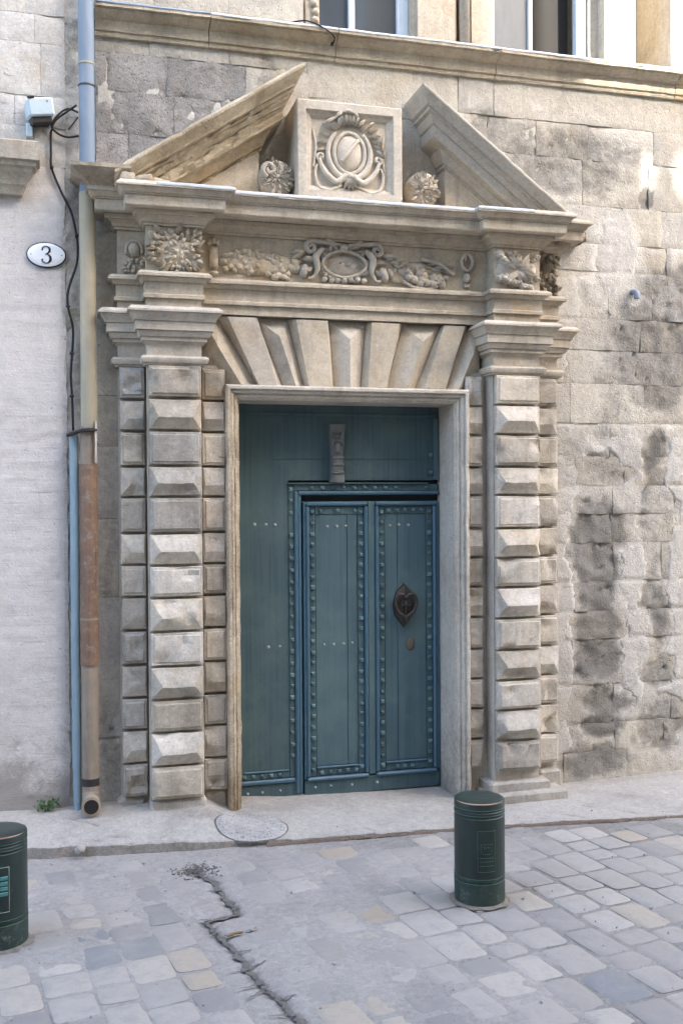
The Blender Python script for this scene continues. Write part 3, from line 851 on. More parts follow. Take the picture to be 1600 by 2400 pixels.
def pil_block(x0, x1, z0, z1, yb, kind, seed, parent, hipL=True, hipR=True):
    b = bmesh.new(); rn = random.Random(seed)
    g = 0.0055; gz = 0.008
    def ring(ins, y):
        return [b.verts.new((x, y, z)) for x, z in ((x0+ins, z0+ins+gz-g), (x1-ins, z0+ins+gz-g), (x1-ins, z1-ins-gz+g), (x0+ins, z1-ins-gz+g))]
    rs = [ring(g, yb+.004), ring(g, yb-.026), ring(g+.004, yb-.032)]
    if kind == 'flat':
        m = min(.013, (x1-x0)*.12)
        rs += [ring(g+m, yb-.033), ring(g+m+.004, yb-.044+rn.uniform(-.004, .004))]
        last = rs[-1]
    else:
        rs += [ring(g+.008, yb-.033)]
        last = None
    for a_, c_ in zip(rs, rs[1:]):
        for i in range(4): b.faces.new((a_[i], a_[(i+1) % 4], c_[(i+1) % 4], c_[i]))
    if last: b.faces.new(last)
    else:
        q = rs[-1]
        h = z1-z0
        iL = .052+rn.uniform(-.008, .008) if hipL else g+.008
        iR = .052+rn.uniform(-.008, .008) if hipR else g+.008
        yr = yb-(.070 if hipL and hipR else .052)+rn.uniform(-.008, .006)
        zr = z0+h*(.42+rn.uniform(-.03, .03)); zt = zr+h*.05
        t = [b.verts.new((x, y, z)) for x, y, z in ((x0+iL, yr, zr), (x1-iR, yr, zr), (x1-iR, yr+.003, zt), (x0+iL, yr+.003, zt))]
        for i in range(4): b.faces.new((q[i], q[(i+1) % 4], t[(i+1) % 4], t[i]))
        b.faces.new(t)
    b.faces.new(rs[0][::-1])
    cut(b, 0.036)
    bmesh.ops.smooth_vert(b, verts=[v for v in b.verts if v.co.y < yb-.034], factor=.45, use_axis_x=True, use_axis_y=True, use_axis_z=True)
    er = .75+1.6*max(0, .9-z0)/.9*rn.random()
    for v in b.verts:
        c = v.co
        n = noise.noise_vector(Vector((c.x*13+seed, c.y*13, c.z*13)))
        k = max(0.0, noise.noise(Vector((c.x*10-seed*2, c.y*10, c.z*10)))-.24)
        v.co = c+n*.0026*er+Vector((0, k*.07*er if c.y < yb-.01 else 0, 0))
    return obj('stone_block', b, M['portal_block'], parent, smooth=True, angle=24)

ZB = [0.143, 0.335, 0.523, 0.707, 0.892, 1.087, 1.276, 1.457, 1.637, 1.840, 2.013, 2.210, 2.390, 2.578]
YS, YM = -0.10, -0.215           # strip plane, main pilaster plane
def profile_capital():
    return [(0.0, 2.574), (0.018, 2.575), (0.020, 2.584), (0.016, 2.585), (0.030, 2.587), (0.038, 2.602), (0.038, 2.614), (0.026, 2.626), (0.002, 2.627), (0.002, 2.690), (0.008, 2.700), (0.016, 2.706), (0.014, 2.707), (0.030, 2.708), (0.030, 2.727), (0.026, 2.729), (0.040, 2.730), (0.050, 2.744), (0.053, 2.760), (0.046, 2.762), (0.066, 2.763), (0.066, 2.811), (0.060, 2.812), (0.074, 2.813), (0.078, 2.828), (0.092, 2.846), (0.098, 2.857), (0.094, 2.858), (0.110, 2.859), (0.110, 2.870), (0.088, 2.890), (-0.03, 2.892), (-0.03, 2.574)]
def make_pilaster(side):
    L = side < 0
    if L:
        strips = [('o', 0.323, 0.471), ('m', 0.475, 0.775), ('i', 0.783, 0.926)]
    else:
        strips = [('i', 2.402, 2.522), ('m', 2.553, 2.853), ('o', 2.872, 3.033)]
    b = bmesh.new()
    box(b, strips[0][1], strips[2][2], YS+.018, .02, -.06, 2.60)
    box(b, strips[1][1]+.001, strips[1][2]-.001, YM+.012, YS+.016, -.02, 2.60)
    cut(b, .25); jit(b, .002)
    pil = obj('pilaster', b, M['portal'], portal)
    for (k, x0, x1) in strips:
        yb = YM if k == 'm' else YS
        for i, (z0, z1) in enumerate(zip(ZB, ZB[1:])):
            kind = 'flat' if i % 2 == 0 else 'diamond'
            if not L and i == 6: kind = 'flat'
            pil_block(x0, x1, z0, z1, yb, kind, i*7+x0*31, pil, k == 'm' or (k == 'o' and L), k == 'm' or (k == 'o' and not L))
    # foot
    b = bmesh.new()
    if L:
        box(b, 0.47, 0.785, YM-.006, YS, -.05, .135, .012)
        box(b, 0.30, 0.46, YS+.0, 0.0, -.05, .135, .02)
        box(b, 0.79, 0.92, YS-.0, 0.0, -.05, .13, .012)
    else:
        box(b, 2.50, 2.90, YM-.05, 0.0, -.06, .085, .012)
        box(b, 2.48, 2.99, YM-.11, 0.0, -.06, .030, .010)
        box(b, 2.88, 3.03, YS-.06, .0, -.06, .11, .012)
    cut(b, .06); jit(b, .007, 13, 3)
    obj('plinth', b, M['portal_block'], pil)
    # capital
    b = bmesh.new()
    if L: path = [(0.323, 0.01), (0.323, YS), (0.475, YS), (0.475, YM), (0.775, YM), (0.775, -0.02)]
    else: path = [(2.553, -0.02), (2.553, YM), (2.853, YM), (2.853, YS), (3.033, YS), (3.033, 0.01)]
    plan_sweep(b, path, profile_capital(), .05, .0018, .016, seed=side*2.0)
    obj('capital', b, M['portal'], pil, smooth=True, angle=30)
    return pil
make_pilaster(-1); make_pilaster(1)

# full plan of the entablature
YF = -0.12
PLAN = [(0.323, 0.01), (0.323, YS), (0.475, YS), (0.475, YM-.02), (0.775, YM-.02), (0.775, YF), (2.553, YF), (2.553, YM-.02), (2.853, YM-.02), (2.853, YS), (3.033, YS), (3.033, 0.01)]
b = bmesh.new()
plan_sweep(b, PLAN, [(-.02, 2.890), (0.002, 2.890), (0.002, 2.943), (-.002, 2.944), (0.020, 2.945), (0.020, 2.962), (0.010, 2.970), (0.010, 3.032), (0.006, 3.033), (0.020, 3.034), (0.034, 3.050), (0.036, 3.056), (0.030, 3.057), (0.054, 3.058), (0.054, 3.072), (0.036, 3.088), (-.02, 3.090)], .06, .0018, .012, 4)
arch = obj('architrave', b, M['portal'], portal, smooth=True, angle=30)
b = bmesh.new()
plan_sweep(b, PLAN, [(-.02, 3.088), (0.0, 3.088), (0.0, 3.342), (-.002, 3.343), (0.016, 3.344), (0.018, 3.356), (0.014, 3.357), (0.026, 3.358), (0.034, 3.376), (0.056, 3.390), (0.052, 3.391), (0.070, 3.392), (0.070, 3.416), (-.02, 3.42)], .06, .002, .014, 5)
frieze = obj('frieze', b, M['portal'], portal, smooth=True, angle=30)
PLANC = [(x, -.175 if y == YF else y) for x, y in PLAN]
b = bmesh.new()
plan_sweep(b, PLANC, [(-.10, 3.420), (0.118, 3.418), (0.123, 3.424), (0.123, 3.476), (0.114, 3.477), (0.132, 3.478), (0.132, 3.485), (0.128, 3.486), (0.140, 3.487), (0.146, 3.500), (0.158, 3.512), (0.150, 3.513), (0.170, 3.514), (0.170, 3.524), (0.146, 3.547), (-.05, 3.560)], .05, .0026, .022, 6)
cornice = obj('cornice', b, M['portal'], portal, smooth=True, angle=30)
# the left end carries the first length of the cyma, turned round the corner
b = bmesh.new()
plan_sweep(b, [(0.323, 0.01), (0.323, -.105), (0.385, -.105)], [(.02, 3.53), (0.150, 3.53), (0.158, 3.548), (0.170, 3.556), (0.188, 3.572), (0.222, 3.588), (0.245, 3.604), (0.250, 3.610), (0.250, 3.630), (0.21, 3.638), (.0, 3.640)], .05, .005, .03, 8)
obj('cyma_return', b, M['weathered'], cornice, smooth=True, angle=30)
b = bmesh.new()
for (x0, x1, y0, z1) in ((.33, .42, -.35, 3.60), (.415, .50, -.365, 3.585), (.49, .60, -.345, 3.57)):
    box(b, x0, x1, y0, -.12, 3.535, z1, .014)
cut(b, .02); jit(b, .012, 14, 2); jit(b, .006, 40)
obj('worn_foot', b, M['weathered'], cornice, smooth=True)
# broken corner on the right end
b = bmesh.new()
box(b, 2.99, 3.235, -.20, .01, 3.40, 3.535, .02)
cut(b, .022)
for v in b.verts:
    c = v.co
    k = max(0, (c.x-3.05)/.18)
    v.co = c+Vector((0, .06*k*(1+N(c.x, c.y, c.z, 9)), (.05*k if c.z < 3.46 else -.02*k)))
jit(b, .018, 12, 2); jit(b, .008, 34)
obj('broken_corner', b, M['weathered'], cornice, smooth=True)

def flashing(path, p, z, w_, parent, seed):
    b = bmesh.new()
    plan_sweep(b, path, [(p-.02, z-.001), (p+.003, z-.002), (p+.004, z+.004), (p+.001, z+w_), (p-.03, z+w_+.012)], .04, .0018, .012, seed)
    return obj('lead_flashing', b, M['lead'], parent, smooth=True, angle=40)
flashing(PLANC[4:8], .170, 3.524, .012, cornice, 1)
flashing([(0.52, YM-.02), (0.775, YM-.02), (0.775, -.19)], .170, 3.524, .013, cornice, 2)
flashing([(2.553, -.19), (2.553, YM-.02), (2.74, YM-.02)], .170, 3.524, .013, cornice, 3)

# carved reliefs of the frieze
YFR = YF
def relief(name, fn, mat='portal'):
    b = bmesh.new(); fn(b); jit(b, .0035, 45); jit(b, .002, 110)
    return obj(name, b, M[mat], frieze, smooth=True)
def centre(b):
    cx, cz, y = 1.635, 3.215, YFR-.004
    # cartouche: frame of an oval boss
    ring = [(cx+.125*math.cos(t)*(1+.08*math.cos(2*t)), y-.02, cz-.005+.078*math.sin(t)) for t in [2*math.pi*i/36 for i in range(37)]]
    tube(b, ring, .010, 8, 1.1, cap=False)
    blob(b, (cx, y+.012, cz-.005), .115, .018, .070, 0, 20, 6, 1, .03)
    for k in range(20):
        t = 2*math.pi*k/20
        leaf(b, (cx+.128*math.cos(t), y-.008, cz-.005+.082*math.sin(t)), .045, .017, t+.25*(-1)**k, .028, .3*(-1)**k)
    leaf(b, (cx-.03, y-.006, cz+.005), .035, .012, 0.3, .012); leaf(b, (cx+.005, y-.006, cz), .035, .012, -.4, .012)
    for k in range(7):          # lobes under the cartouche
        x = cx-.12+.04*k
        blob(b, (x, y-.012, cz-.098-.006*math.sin(k)), .019, .022, .020, 0, 8, 5, k)
    for s in (-1, 1):
        # rolling bands at both sides
        tl = [(cx+s*.02, y-.02, cz+.11), (cx+s*.10, y-.025, cz+.115)]
        scroll(b, (cx+s*.20, y-.018, cz+.085), .038, 1.3, math.pi/2 if s > 0 else math.pi/2, -s, .016, 1.1, tl)
        tube(b, spline([(cx+s*.13, y-.02, cz+.08), (cx+s*.175, y-.03, cz+.03), (cx+s*.165, y-.028, cz-.04), (cx+s*.19, y-.025, cz-.09), (cx+s*.22, y-.02, cz-.10)], 5), [.015+.006*math.sin(i*.3) for i in range(21)], 8, 1.1)
        leaf(b, (cx+s*.16, y-.006, cz+.01), .10, .03, math.pi/2-s*1.25, .035, -s*.3)
        leaf(b, (cx+s*.19, y-.006, cz-.03), .09, .028, math.pi/2-s*2.2, .032, s*.3)
        leaf(b, (cx+s*.24, y-.006, cz+.06), .09, .028, math.pi/2-s*1.5, .03, -s*.2)
        blob(b, (cx+s*.245, y-.01, cz-.055), .028, .030, .045, .3*s, 8, 5, s)
        blob(b, (cx+s*.285, y-.008, cz-.04), .020, .024, .030, .3*s, 8, 5, s*2)
        leaf(b, (cx+s*.05, y-.01, cz+.09), .09, .03, math.pi/2-s*.9, .035, 0)
    blob(b, (cx, y-.02, cz+.092), .030, .026, .022, 0, 8, 5, 9)
def left_swag(b):
    rr = random.Random(5); y = YFR-.003
    blob(b, (1.13, y+.004, 3.19), .25, .022, .07, 0, 24, 6, 3, .1)
    for k in range(64):
        t = rr.random(); x = 0.92+t*.42; zc = 3.185+.02*math.sin(t*5)
        z = zc+rr.uniform(-.075, .065)*(1-.45*abs(t-.5))
        s_ = rr.uniform(.013, .026)
        if k % 3 == 0: leaf(b, (x, y, z), s_*3, s_*1.0, rr.uniform(-.6, .6)+math.pi*(k % 2), .024)
        else: blob(b, (x, y-.004, z), s_*1.15, .022, s_*.95, rr.random()*3, 7, 5, k)
    box(b, .835, .885, y-.022, y, 3.15, 3.27, .006); 
    for q in range(3): blob(b, (.84+.022*q, y-.012, 3.295+.012*(q % 2)), .014, .02, .02, 0, 7, 5, q)
    blob(b, (.862, y-.012, 3.12), .03, .02, .016, 0, 8, 5, 3)
    leaf(b, (1.32, y, 3.23), .12, .03, .5, .03, .2)
def right_swag(b):
    rr = random.Random(9); y = YFR-.003
    blob(b, (2.13, y+.004, 3.18), .17, .022, .065, -.2, 24, 6, 5, .1)
    for k in range(26):
        t = k/25; x = 1.93+t*.34; z = 3.245-.04*math.sin(t*3.1)+rr.uniform(-.02, .02)
        leaf(b, (x, y, z), rr.uniform(.05, .085), .018, rr.uniform(-.5, .1)+(math.pi if k % 2 else 0), .03, .2)
    for k in range(20):
        t = rr.random(); x = 2.02+t*.26; z = 3.16+rr.uniform(-.05, .035)
        s_ = rr.uniform(.018, .034)
        blob(b, (x, y-.006, z), s_*1.1, .028, s_, rr.random()*3, 9, 5, k)
    tube(b, spline([(2.00, y-.01, 3.13), (2.08, y-.014, 3.095), (2.17, y-.012, 3.09), (2.22, y-.01, 3.11)], 5), .011, 8)
    tube(b, spline([(2.12, y-.012, 3.27), (2.22, y-.016, 3.25), (2.29, y-.016, 3.21), (2.33, y-.012, 3.19)], 5), .013, 8)
    # hanging ring and drop
    tube(b, [(2.415+.035*math.cos(t), y-.016, 3.265+.050*math.sin(t)) for t in [2*math.pi*i/18 for i in range(19)]], .011, 7, 1.1, False)
    leaf(b, (2.40, y-.012, 3.27), .045, .012, 1.3, .02)
    blob(b, (2.415, y-.008, 3.17), .026, .024, .035, 0, 8, 5, 2)
    box(b, 2.395, 2.435, y-.016, y, 3.11, 3.135, .004)
    leaf(b, (1.925, y, 3.15), .07, .02, -.7, .025); leaf(b, (1.93, y, 3.17), .05, .015, .6, .02)
def pil_left(b):
    rr = random.Random(2); y = YM-.023
    blob(b, (.63, y+.004, 3.205), .135, .024, .105, 0, 24, 6, 7, .08)
    for k in range(54):
        x = rr.uniform(.505, .755); z = rr.uniform(3.105, 3.325)
        if (x-.63)**2/.0185+(z-3.21)**2/.0125 > 1: continue
        a_ = math.atan2(z-3.20, x-.66)
        leaf(b, (x, y, z), rr.uniform(.045, .075), rr.uniform(.014, .022), a_+rr.uniform(-.4, .4), .034, rr.uniform(-.3, .3))
    for k in range(60):
        x = rr.uniform(.50, .765); z = 3.21+rr.uniform(-.10, .10)
        blob(b, (x, y-.004, z), rr.uniform(.014, .030), .026, rr.uniform(.010, .017), math.atan2(z-3.2, x-.66)+rr.uniform(-.4, .4), 8, 5, k, .25)
def outer_left(b):
    rr = random.Random(4); y = YS-.003
    blob(b, (.415, y-.004, 3.235), .036, .032, .045, 0, 10, 6, 1)
    tube(b, [(.415+.045*math.cos(t), y-.012, 3.23+.055*math.sin(t)) for t in [math.pi*(-.1+1.25*i/14) for i in range(15)]], .010, 7)
    for k in range(20): blob(b, (rr.uniform(.36, .465), y-.002, rr.uniform(3.105, 3.18)), rr.uniform(.008, .02), .02, rr.uniform(.008, .014), rr.random(), 6, 4, k)
def pil_right(b):
    rr = random.Random(6); y = YM-.023
    blob(b, (2.70, y+.004, 3.205), .135, .022, .10, 0, 24, 6, 8, .08)
    for k in range(9):
        leaf(b, (2.70, y-.004, 3.21), rr.uniform(.10, .14), rr.uniform(.024, .034), -2.2+k*.62+rr.uniform(-.15, .15), .045, rr.uniform(-.3, .3))
    for k in range(12):
        t = k/11
        blob(b, (2.575+t*.21, y-.008, 3.155-.05*t+rr.uniform(-.008, .008)), .020, .034, .024, .4, 8, 5, k)
    for k in range(10):
        t = k/9
        blob(b, (2.575+t*.06, y-.008, 3.31-.07*t+rr.uniform(-.01, .01)), .020, .030, .018, .4, 8, 5, k+20)
    for k in range(26):
        blob(b, (rr.uniform(2.62, 2.84), y-.003, rr.uniform(3.10, 3.32)), rr.uniform(.010, .02), .028, rr.uniform(.010, .02), rr.random()*3, 7, 5, k+40)
def outer_right(b):
    rr = random.Random(8); y = YS-.003
    for k in range(50):
        blob(b, (rr.uniform(2.87, 3.05), y-.002, rr.uniform(3.09, 3.36)), rr.uniform(.010, .026), .03, rr.uniform(.012, .03), rr.random()*3, 7, 5, k, .3)
    for k in range(6):
        leaf(b, (2.9+.02*k, y-.01, 3.15+.02*k), .10, .015, 1.2+.1*k, .03)
relief('cartouche', centre); relief('fruit_swag', left_swag); relief('fruit_swag', right_swag)
relief('carved_foliage', pil_left); relief('carved_mask', outer_left); relief('carved_foliage', pil_right); relief('worn_carving', outer_right, 'weathered')

# voussoirs: flat and ridged stones take turns
JT = [(0.845, 2.745), (0.885, 2.885), (1.118, 2.885), (1.306, 2.885), (1.560, 2.885), (1.790, 2.885), (2.025, 2.885), (2.271, 2.885), (2.455, 2.885), (2.49, 2.745)]
JB = [(0.925, 2.485), (1.128, 2.485), (1.278, 2.485), (1.405, 2.485), (1.590, 2.485), (1.755, 2.485), (1.916, 2.485), (2.100, 2.485), (2.280, 2.485), (2.41, 2.485)]
b = bmesh.new(); box(b, .80, 2.53, -.045, .02, 2.45, 2.93); obj('arch_backing', b, M['portal'], portal)
for k in range(9):
    flat = k % 2 == 1
    b = bmesh.new()
    tl, tr, br, bl = JT[k], JT[k+1], JB[k+1], JB[k]
    if k == 0: tl = (0.79, 2.63)
    if k == 8: tr = (2.55, 2.63)
    poly = [bl, br, tr, tl]
    if k == 0: poly = [bl, br, tr, (0.80, 2.885), (0.80, 2.625)]
    if k == 8: poly = [bl, br, (2.53, 2.625), (2.53, 2.885), tl]
    c = Vector((sum(p[0] for p in poly)/len(poly), sum(p[1] for p in poly)/len(poly)))
    def rg(s_, y, squeeze=1.0):
        out = []
        for (x, z) in poly:
            out.append(b.verts.new((c.x+(x-c.x)*s_, y, c.y+(z-c.y)*squeeze)))
        return out
    r0 = rg(.99, -.03); r1 = rg(.985, -.058)
    n = len(poly)
    seq = [r0, r1]
    if flat:
        seq += [rg(.74, -.118, .97)]
        last = seq[-1]
    else:
        # ridge along the stone, nearer its lower/right edge
        last = None
    for a_, c_ in zip(seq, seq[1:]):
        for i in range(n): b.faces.new((a_[i], a_[(i+1) % n], c_[(i+1) % n], c_[i]))
    if last: b.faces.new(last)
    else:
        def mixp(p, q, t): return (p[0]+(q[0]-p[0])*t, p[1]+(q[1]-p[1])*t)
        fr = .5 if k in (2, 4) else (.62 if k > 4 else .45)
        lo = mixp(poly[0], poly[1], fr); 
        hi = mixp(tl, tr, fr) if 0 < k < 8 else (mixp((0.80, 2.75), poly[2], .35) if k == 0 else mixp((2.53, 2.75), tl, .35))
        A = b.verts.new((lo[0], -.125, lo[1]+.004)); B = b.verts.new((lo[0]+(hi[0]-lo[0])*.72, -.120, lo[1]+(hi[1]-lo[1])*.72))
        q = r1
        b.faces.new((q[0], q[1], A))
        b.faces.new((q[1], q[2], B, A))
        if n == 4:
            b.faces.new((q[2], q[3], B)); b.faces.new((q[3], q[0], A, B))
        else:
            b.faces.new((q[2], q[3], B)); b.faces.new((q[3], q[4], B)); b.faces.new((q[4], q[0], A, B))
    cut(b, .11); jit(b, .0016, 8, k)
    obj('voussoir', b, M['portal'], portal)

# door surround: moulded jambs and lintel
OX0, OX1, OZ = 1.000, 2.325, 2.400
PROF = [(0.082, -.05), (0.082, -.182), (0.072, -.192), (0.058, -.192), (0.056, -.176), (0.058, -.174), (0.046, -.176), (0.036, -.170), (0.034, -.152), (0.036, -.150), (0.024, -.154), (0.012, -.148), (0.010, -.136), (0.0, -.134), (0.0, .16)]
def surround_piece(name, kind, mat, amp, chip, seed):
    b = bmesh.new(); rows = []
    n = 48 if kind != 'lintel' else 34
    for i in range(n+1):
        t = i/n
        row = []
        for (d, y) in PROF:
            if kind == 'L': x, z = OX0-d, -.06+(OZ+d+.06)*t
            elif kind == 'R': x, z = OX1+d, -.06+(OZ+d+.06)*t
            else: x, z = (OX0-d)+(OX1-OX0+2*d)*t, OZ+d
            nn = noise.noise_vector(Vector((x*10+seed, y*10, z*10)))
            k = max(0.0, noise.noise(Vector((x*14+seed, y*14, z*9)))-.25)
            wear = 1.0 if kind != 'R' else .7
            row.append(b.verts.new((x+nn.x*amp+(k*chip*.4 if kind == 'L' else 0), y+nn.y*amp+(k*chip*wear if y < -.1 else 0), z+(nn.z*amp if 0 < i < n else 0))))
        rows.append(row)
    for a_, c_ in zip(rows, rows[1:]):
        for k in range(len(PROF)-1): b.faces.new((a_[k], a_[k+1], c_[k+1], c_[k]))
    o = obj(name, b, mat, portal, smooth=True, angle=28)
    set_attr(o, 'stain', [max(-.2, min(.9, .75-v.co.z*1.1))+.25*N(v.co.x, v.co.y, v.co.z, 5) for v in o.data.vertices])
    return o
tag(surround_piece('door_jamb', 'L', M['jamb_left'], .0035, .040, 1), 'weathered tan left jamb of the doorway')
tag(surround_piece('door_jamb', 'R', M['jamb'], .0025, .030, 5), 'pale grey right jamb of the doorway')
surround_piece('door_lintel', 'lintel', M['portal'], .0022, .018, 9)

# raking cornices of the broken pediment
RP = [(0.196, .014), (0.215, -.004), (0.215, -.016), (0.206, -.028), (0.190, -.046), (0.176, -.062), (0.174, -.070), (0.150, -.071), (0.158, -.072), (0.158, -.088), (0.136, -.089), (0.140, -.090), (0.136, -.104), (0.124, -.118), (0.122, -.124), (0.106, -.125), (0.112, -.126), (0.112, -.190), (0.104, -.196), (0.052, -.197), (0.046, -.212), (0.026, -.236), (0.022, -.246), (0.012, -.247), (0.012, -.262), (0.0, -.266)]
def dense(P, d):
    out = [P[0]]
    for p, q in zip(P, P[1:]):
        n = max(1, int(math.hypot(q[0]-p[0], q[1]-p[1])/d))
        out += [(p[0]+(q[0]-p[0])*i/n, p[1]+(q[1]-p[1])*i/n) for i in range(1, n+1)]
    return out
RP = dense(RP, .016)
YT = -0.12
def rake(side, mat, amp, chip, seed):
    """side -1: climbs to the right, ends near the crest panel"""
    b = bmesh.new()
    SL = .645 if side < 0 else .745
    x0 = 1.130 if side < 0 else 2.282
    ztop0 = (4.289 if side < 0 else 4.255)-SL*.235 if side < 0 else 4.255-SL*.215   # top line height at x0 (p=0)
    foot = 0.30 if side < 0 else 3.03
    def zt(x): return ztop0+SL*((x-x0) if side < 0 else (x0-x))
    sgn = 1 if side < 0 else -1      # mitre grows towards the crest
    rows = []
    # return to the wall at the cut end
    RQ = [(p*(1.09 if side < 0 else 1.0), h*(1.12 if side < 0 else 1.0)) for p, h in RP]
    rows.append([(x0+sgn*p, .0, zt(x0+sgn*p)+h) for p, h in RQ])
    rows.append([(x0+sgn*p, (YT-p)*.5, zt(x0+sgn*p)+h) for p, h in RQ])
    rows.append([(x0+sgn*p, YT-p, zt(x0+sgn*p)+h) for p, h in RQ])
    n = 70 if side < 0 else 30
    for i in range(n+1):
        x = x0+(foot-x0)*(i/n)
        rows.append([(x, YT-p, zt(x)+h) for p, h in RQ])
    V = []
    for row in rows:
        rv = []
        for (x, y, z) in row:
            nn = noise.noise_vector(Vector((x*9+seed, y*9, z*9)))
            k = max(0.0, noise.noise(Vector((x*13+seed, y*20, z*13)))-.2)
            if side < 0 and YT-.186 < y < YT-.115 or side < 0 and y > YT-.02:            # flaked, fibrous bedding of the lower mouldings
                al = x+z*SL; ac = z-x*SL
                k = max(0.0, .25+FR(al*2.2, ac*26, y*8, 3.0, 4, 1))*1.0+max(0.0, N(al, ac*3, 0, 30))*.35
            z2 = max(z+nn.z*amp-k*chip*.3, 3.52)
            rv.append(b.verts.new((x+nn.x*amp, y+nn.y*amp+k*chip, z2)))
        V.append(rv)
    for a_, c_ in zip(V, V[1:]):
        for k in range(len(RQ)-1): b.faces.new((a_[k], a_[k+1], c_[k+1], c_[k]))
    # sloping top back to the wall
    tb = [b.verts.new((v[0].co.x, 0.01, v[0].co.z+.006)) for v in V]
    for i in range(len(V)-1): b.faces.new((V[i][0], V[i+1][0], tb[i+1], tb[i]))
    o = obj('raking_cornice', b, mat, portal, smooth=True, angle=26)
    b = bmesh.new()
    zb = zt(x0)-(.295 if side < 0 else .262)
    if side < 0: poly = [(x0, 3.54), (x0, zb), (x0-(zb-3.54)/SL, 3.54)]
    else: poly = [(x0, 3.54), (x0+(zb-3.54)/SL, 3.54), (x0, zb)]
    prism_xz(b, poly, YT, .01)
    cut(b, .2); jit(b, .0012)
    obj('tympanum', b, M['portal'], portal)
    return o
tag(rake(-1, M['rake_left'], .003, .026, 2), 'heavily weathered brown half of the pediment with flaked mouldings')
tag(rake(1, M['rake'], .0014, .010, 4), 'crisply moulded grey half of the pediment')
# lead flashing strip on the left slope
b = bmesh.new()
tube(b, spline([(0.36, -.28, 3.60), (0.45, -.27, 3.655), (0.56, -.25, 3.73), (0.70, -.20, 3.83)], 6), [.014+.008*math.sin(math.pi*i/18) for i in range(19)], 8, .8)
obj('mortar_fillet', b, M['crest'], portal, smooth=True)

# crest panel
b = bmesh.new()
PX0, PX1, PZ0, PZ1 = 1.325, 1.955, 3.555, 4.112
YP = -0.275
def rect(bm_, x0, x1, z0, z1, y): return [bm_.verts.new((x, y, z)) for x, z in ((x0, z0), (x1, z0), (x1, z1), (x0, z1))]
rs = [rect(b, PX0, PX1, PZ0, PZ1, .02), rect(b, PX0, PX1, PZ0, PZ1, YP+.006), rect(b, PX0+.006, PX1-.006, PZ0+.006, PZ1-.006, YP), rect(b, PX0+.052, PX1-.052, PZ0+.045, PZ1-.052, YP), rect(b, PX0+.058, PX1-.058, PZ0+.05, PZ1-.058, YP+.020),
      rect(b, PX0+.076, PX1-.076, PZ0+.066, PZ1-.076, YP+.024), rect(b, PX0+.092, PX1-.092, PZ0+.08, PZ1-.092, YP+.040)]
for a_, c_ in zip(rs, rs[1:]):
    for i in range(4): b.faces.new((a_[i], a_[(i+1) % 4], c_[(i+1) % 4], c_[i]))
b.faces.new(rs[-1])
cut(b, .09); jit(b, .0014)
panel = obj('crest_panel', b, M['crest'], portal)
b = bmesh.new()
cx, cz, y = 1.640, 3.835, YP+.038
blob(b, (cx, y+.004, cz), .082, .034, .108, 0, 24, 8, 1, .02)
oval = lambda rx, rz, a0=0, a1=2*math.pi, n=40: [(cx+rx*math.cos(a0+(a1-a0)*i/n), y-.006, cz-.005+rz*math.sin(a0+(a1-a0)*i/n)) for i in range(n+1)]
tube(b, oval(.092, .118), .013, 8, 1.3, False)
tube(b, oval(.128, .150, math.pi*.72, math.pi*2.28), [.010+.012*math.sin(math.pi*i/40) for i in range(41)], 8, 1.0)
tube(b, spline([(cx-.055, y-.030, cz-.06), (cx-.01, y-.036, cz-.005), (cx+.05, y-.03, cz+.07)], 6), .010, 8, .8)
# crest over the shield
tube(b, spline([(cx-.135, y-.012, cz+.165), (cx-.085, y-.022, cz+.195), (cx-.05, y-.028, cz+.225), (cx, y-.03, cz+.235), (cx+.035, y-.026, cz+.220), (cx+.05, y-.02, cz+.195)], 5), [.010+.003*math.sin(i) for i in range(26)], 8, 1.1)
rr = random.Random(14)
for k in range(11):
    a_ = math.pi*(.12+.76*k/10)
    leaf(b, (cx+.075*math.cos(a_), y-.010, cz+.115+.045*math.sin(a_)), rr.uniform(.05, .075), .017, a_+rr.uniform(-.3, .3), .034, rr.uniform(-.4, .4))
for k in range(6): leaf(b, (cx+.10+.012*k, y-.004, cz+.15-.025*k), .065, .016, .9-.25*k, .03, -.3)
for k in range(4): leaf(b, (cx-.11-.012*k, y-.004, cz+.13-.04*k), .055, .016, 2.4+.25*k, .022, .3)
# ribbons and shell at the foot
for s in (-1, 1):
    tube(b, spline([(cx+s*.02, y-.016, cz-.135), (cx+s*.075, y-.020, cz-.175), (cx+s*.12, y-.020, cz-.150), (cx+s*.165, y-.016, cz-.095), (cx+s*.180, y-.012, cz-.045)], 6), [.021-.010*i/24 for i in range(25)], 8, .8)
    scroll(b, (cx+s*.172, y-.010, cz-.035), .026, 1.2, -math.pi/2, s, .009, 1.0)
    tube(b, spline([(cx+s*.05, y-.012, cz-.19), (cx+s*.12, y-.014, cz-.225), (cx+s*.185, y-.012, cz-.205), (cx+s*.205, y-.010, cz-.13), (cx+s*.19, y-.008, cz-.08)], 6), [.012-.004*i/24 for i in range(25)], 8, .8)
    tube(b, spline([(cx+s*.215, y-.004, cz+.12), (cx+s*.20, y-.006, cz+.02), (cx+s*.215, y-.006, cz-.1)], 6), .007, 6, .7)
for k in range(5):
    leaf(b, (cx, y-.012, cz-.145), .075, .016, -math.pi/2+(k-2)*.36, .036)
blob(b, (cx, y-.012, cz-.140), .026, .030, .022, 0, 10, 5, 4)
for k in range(3): blob(b, (cx-.05+.05*k, y-.004, cz-.225), .016, .018, .012, 0, 8, 5, k)
jit(b, .0018, 30)
obj('coat_of_arms', b, M['crest'], panel, smooth=True)

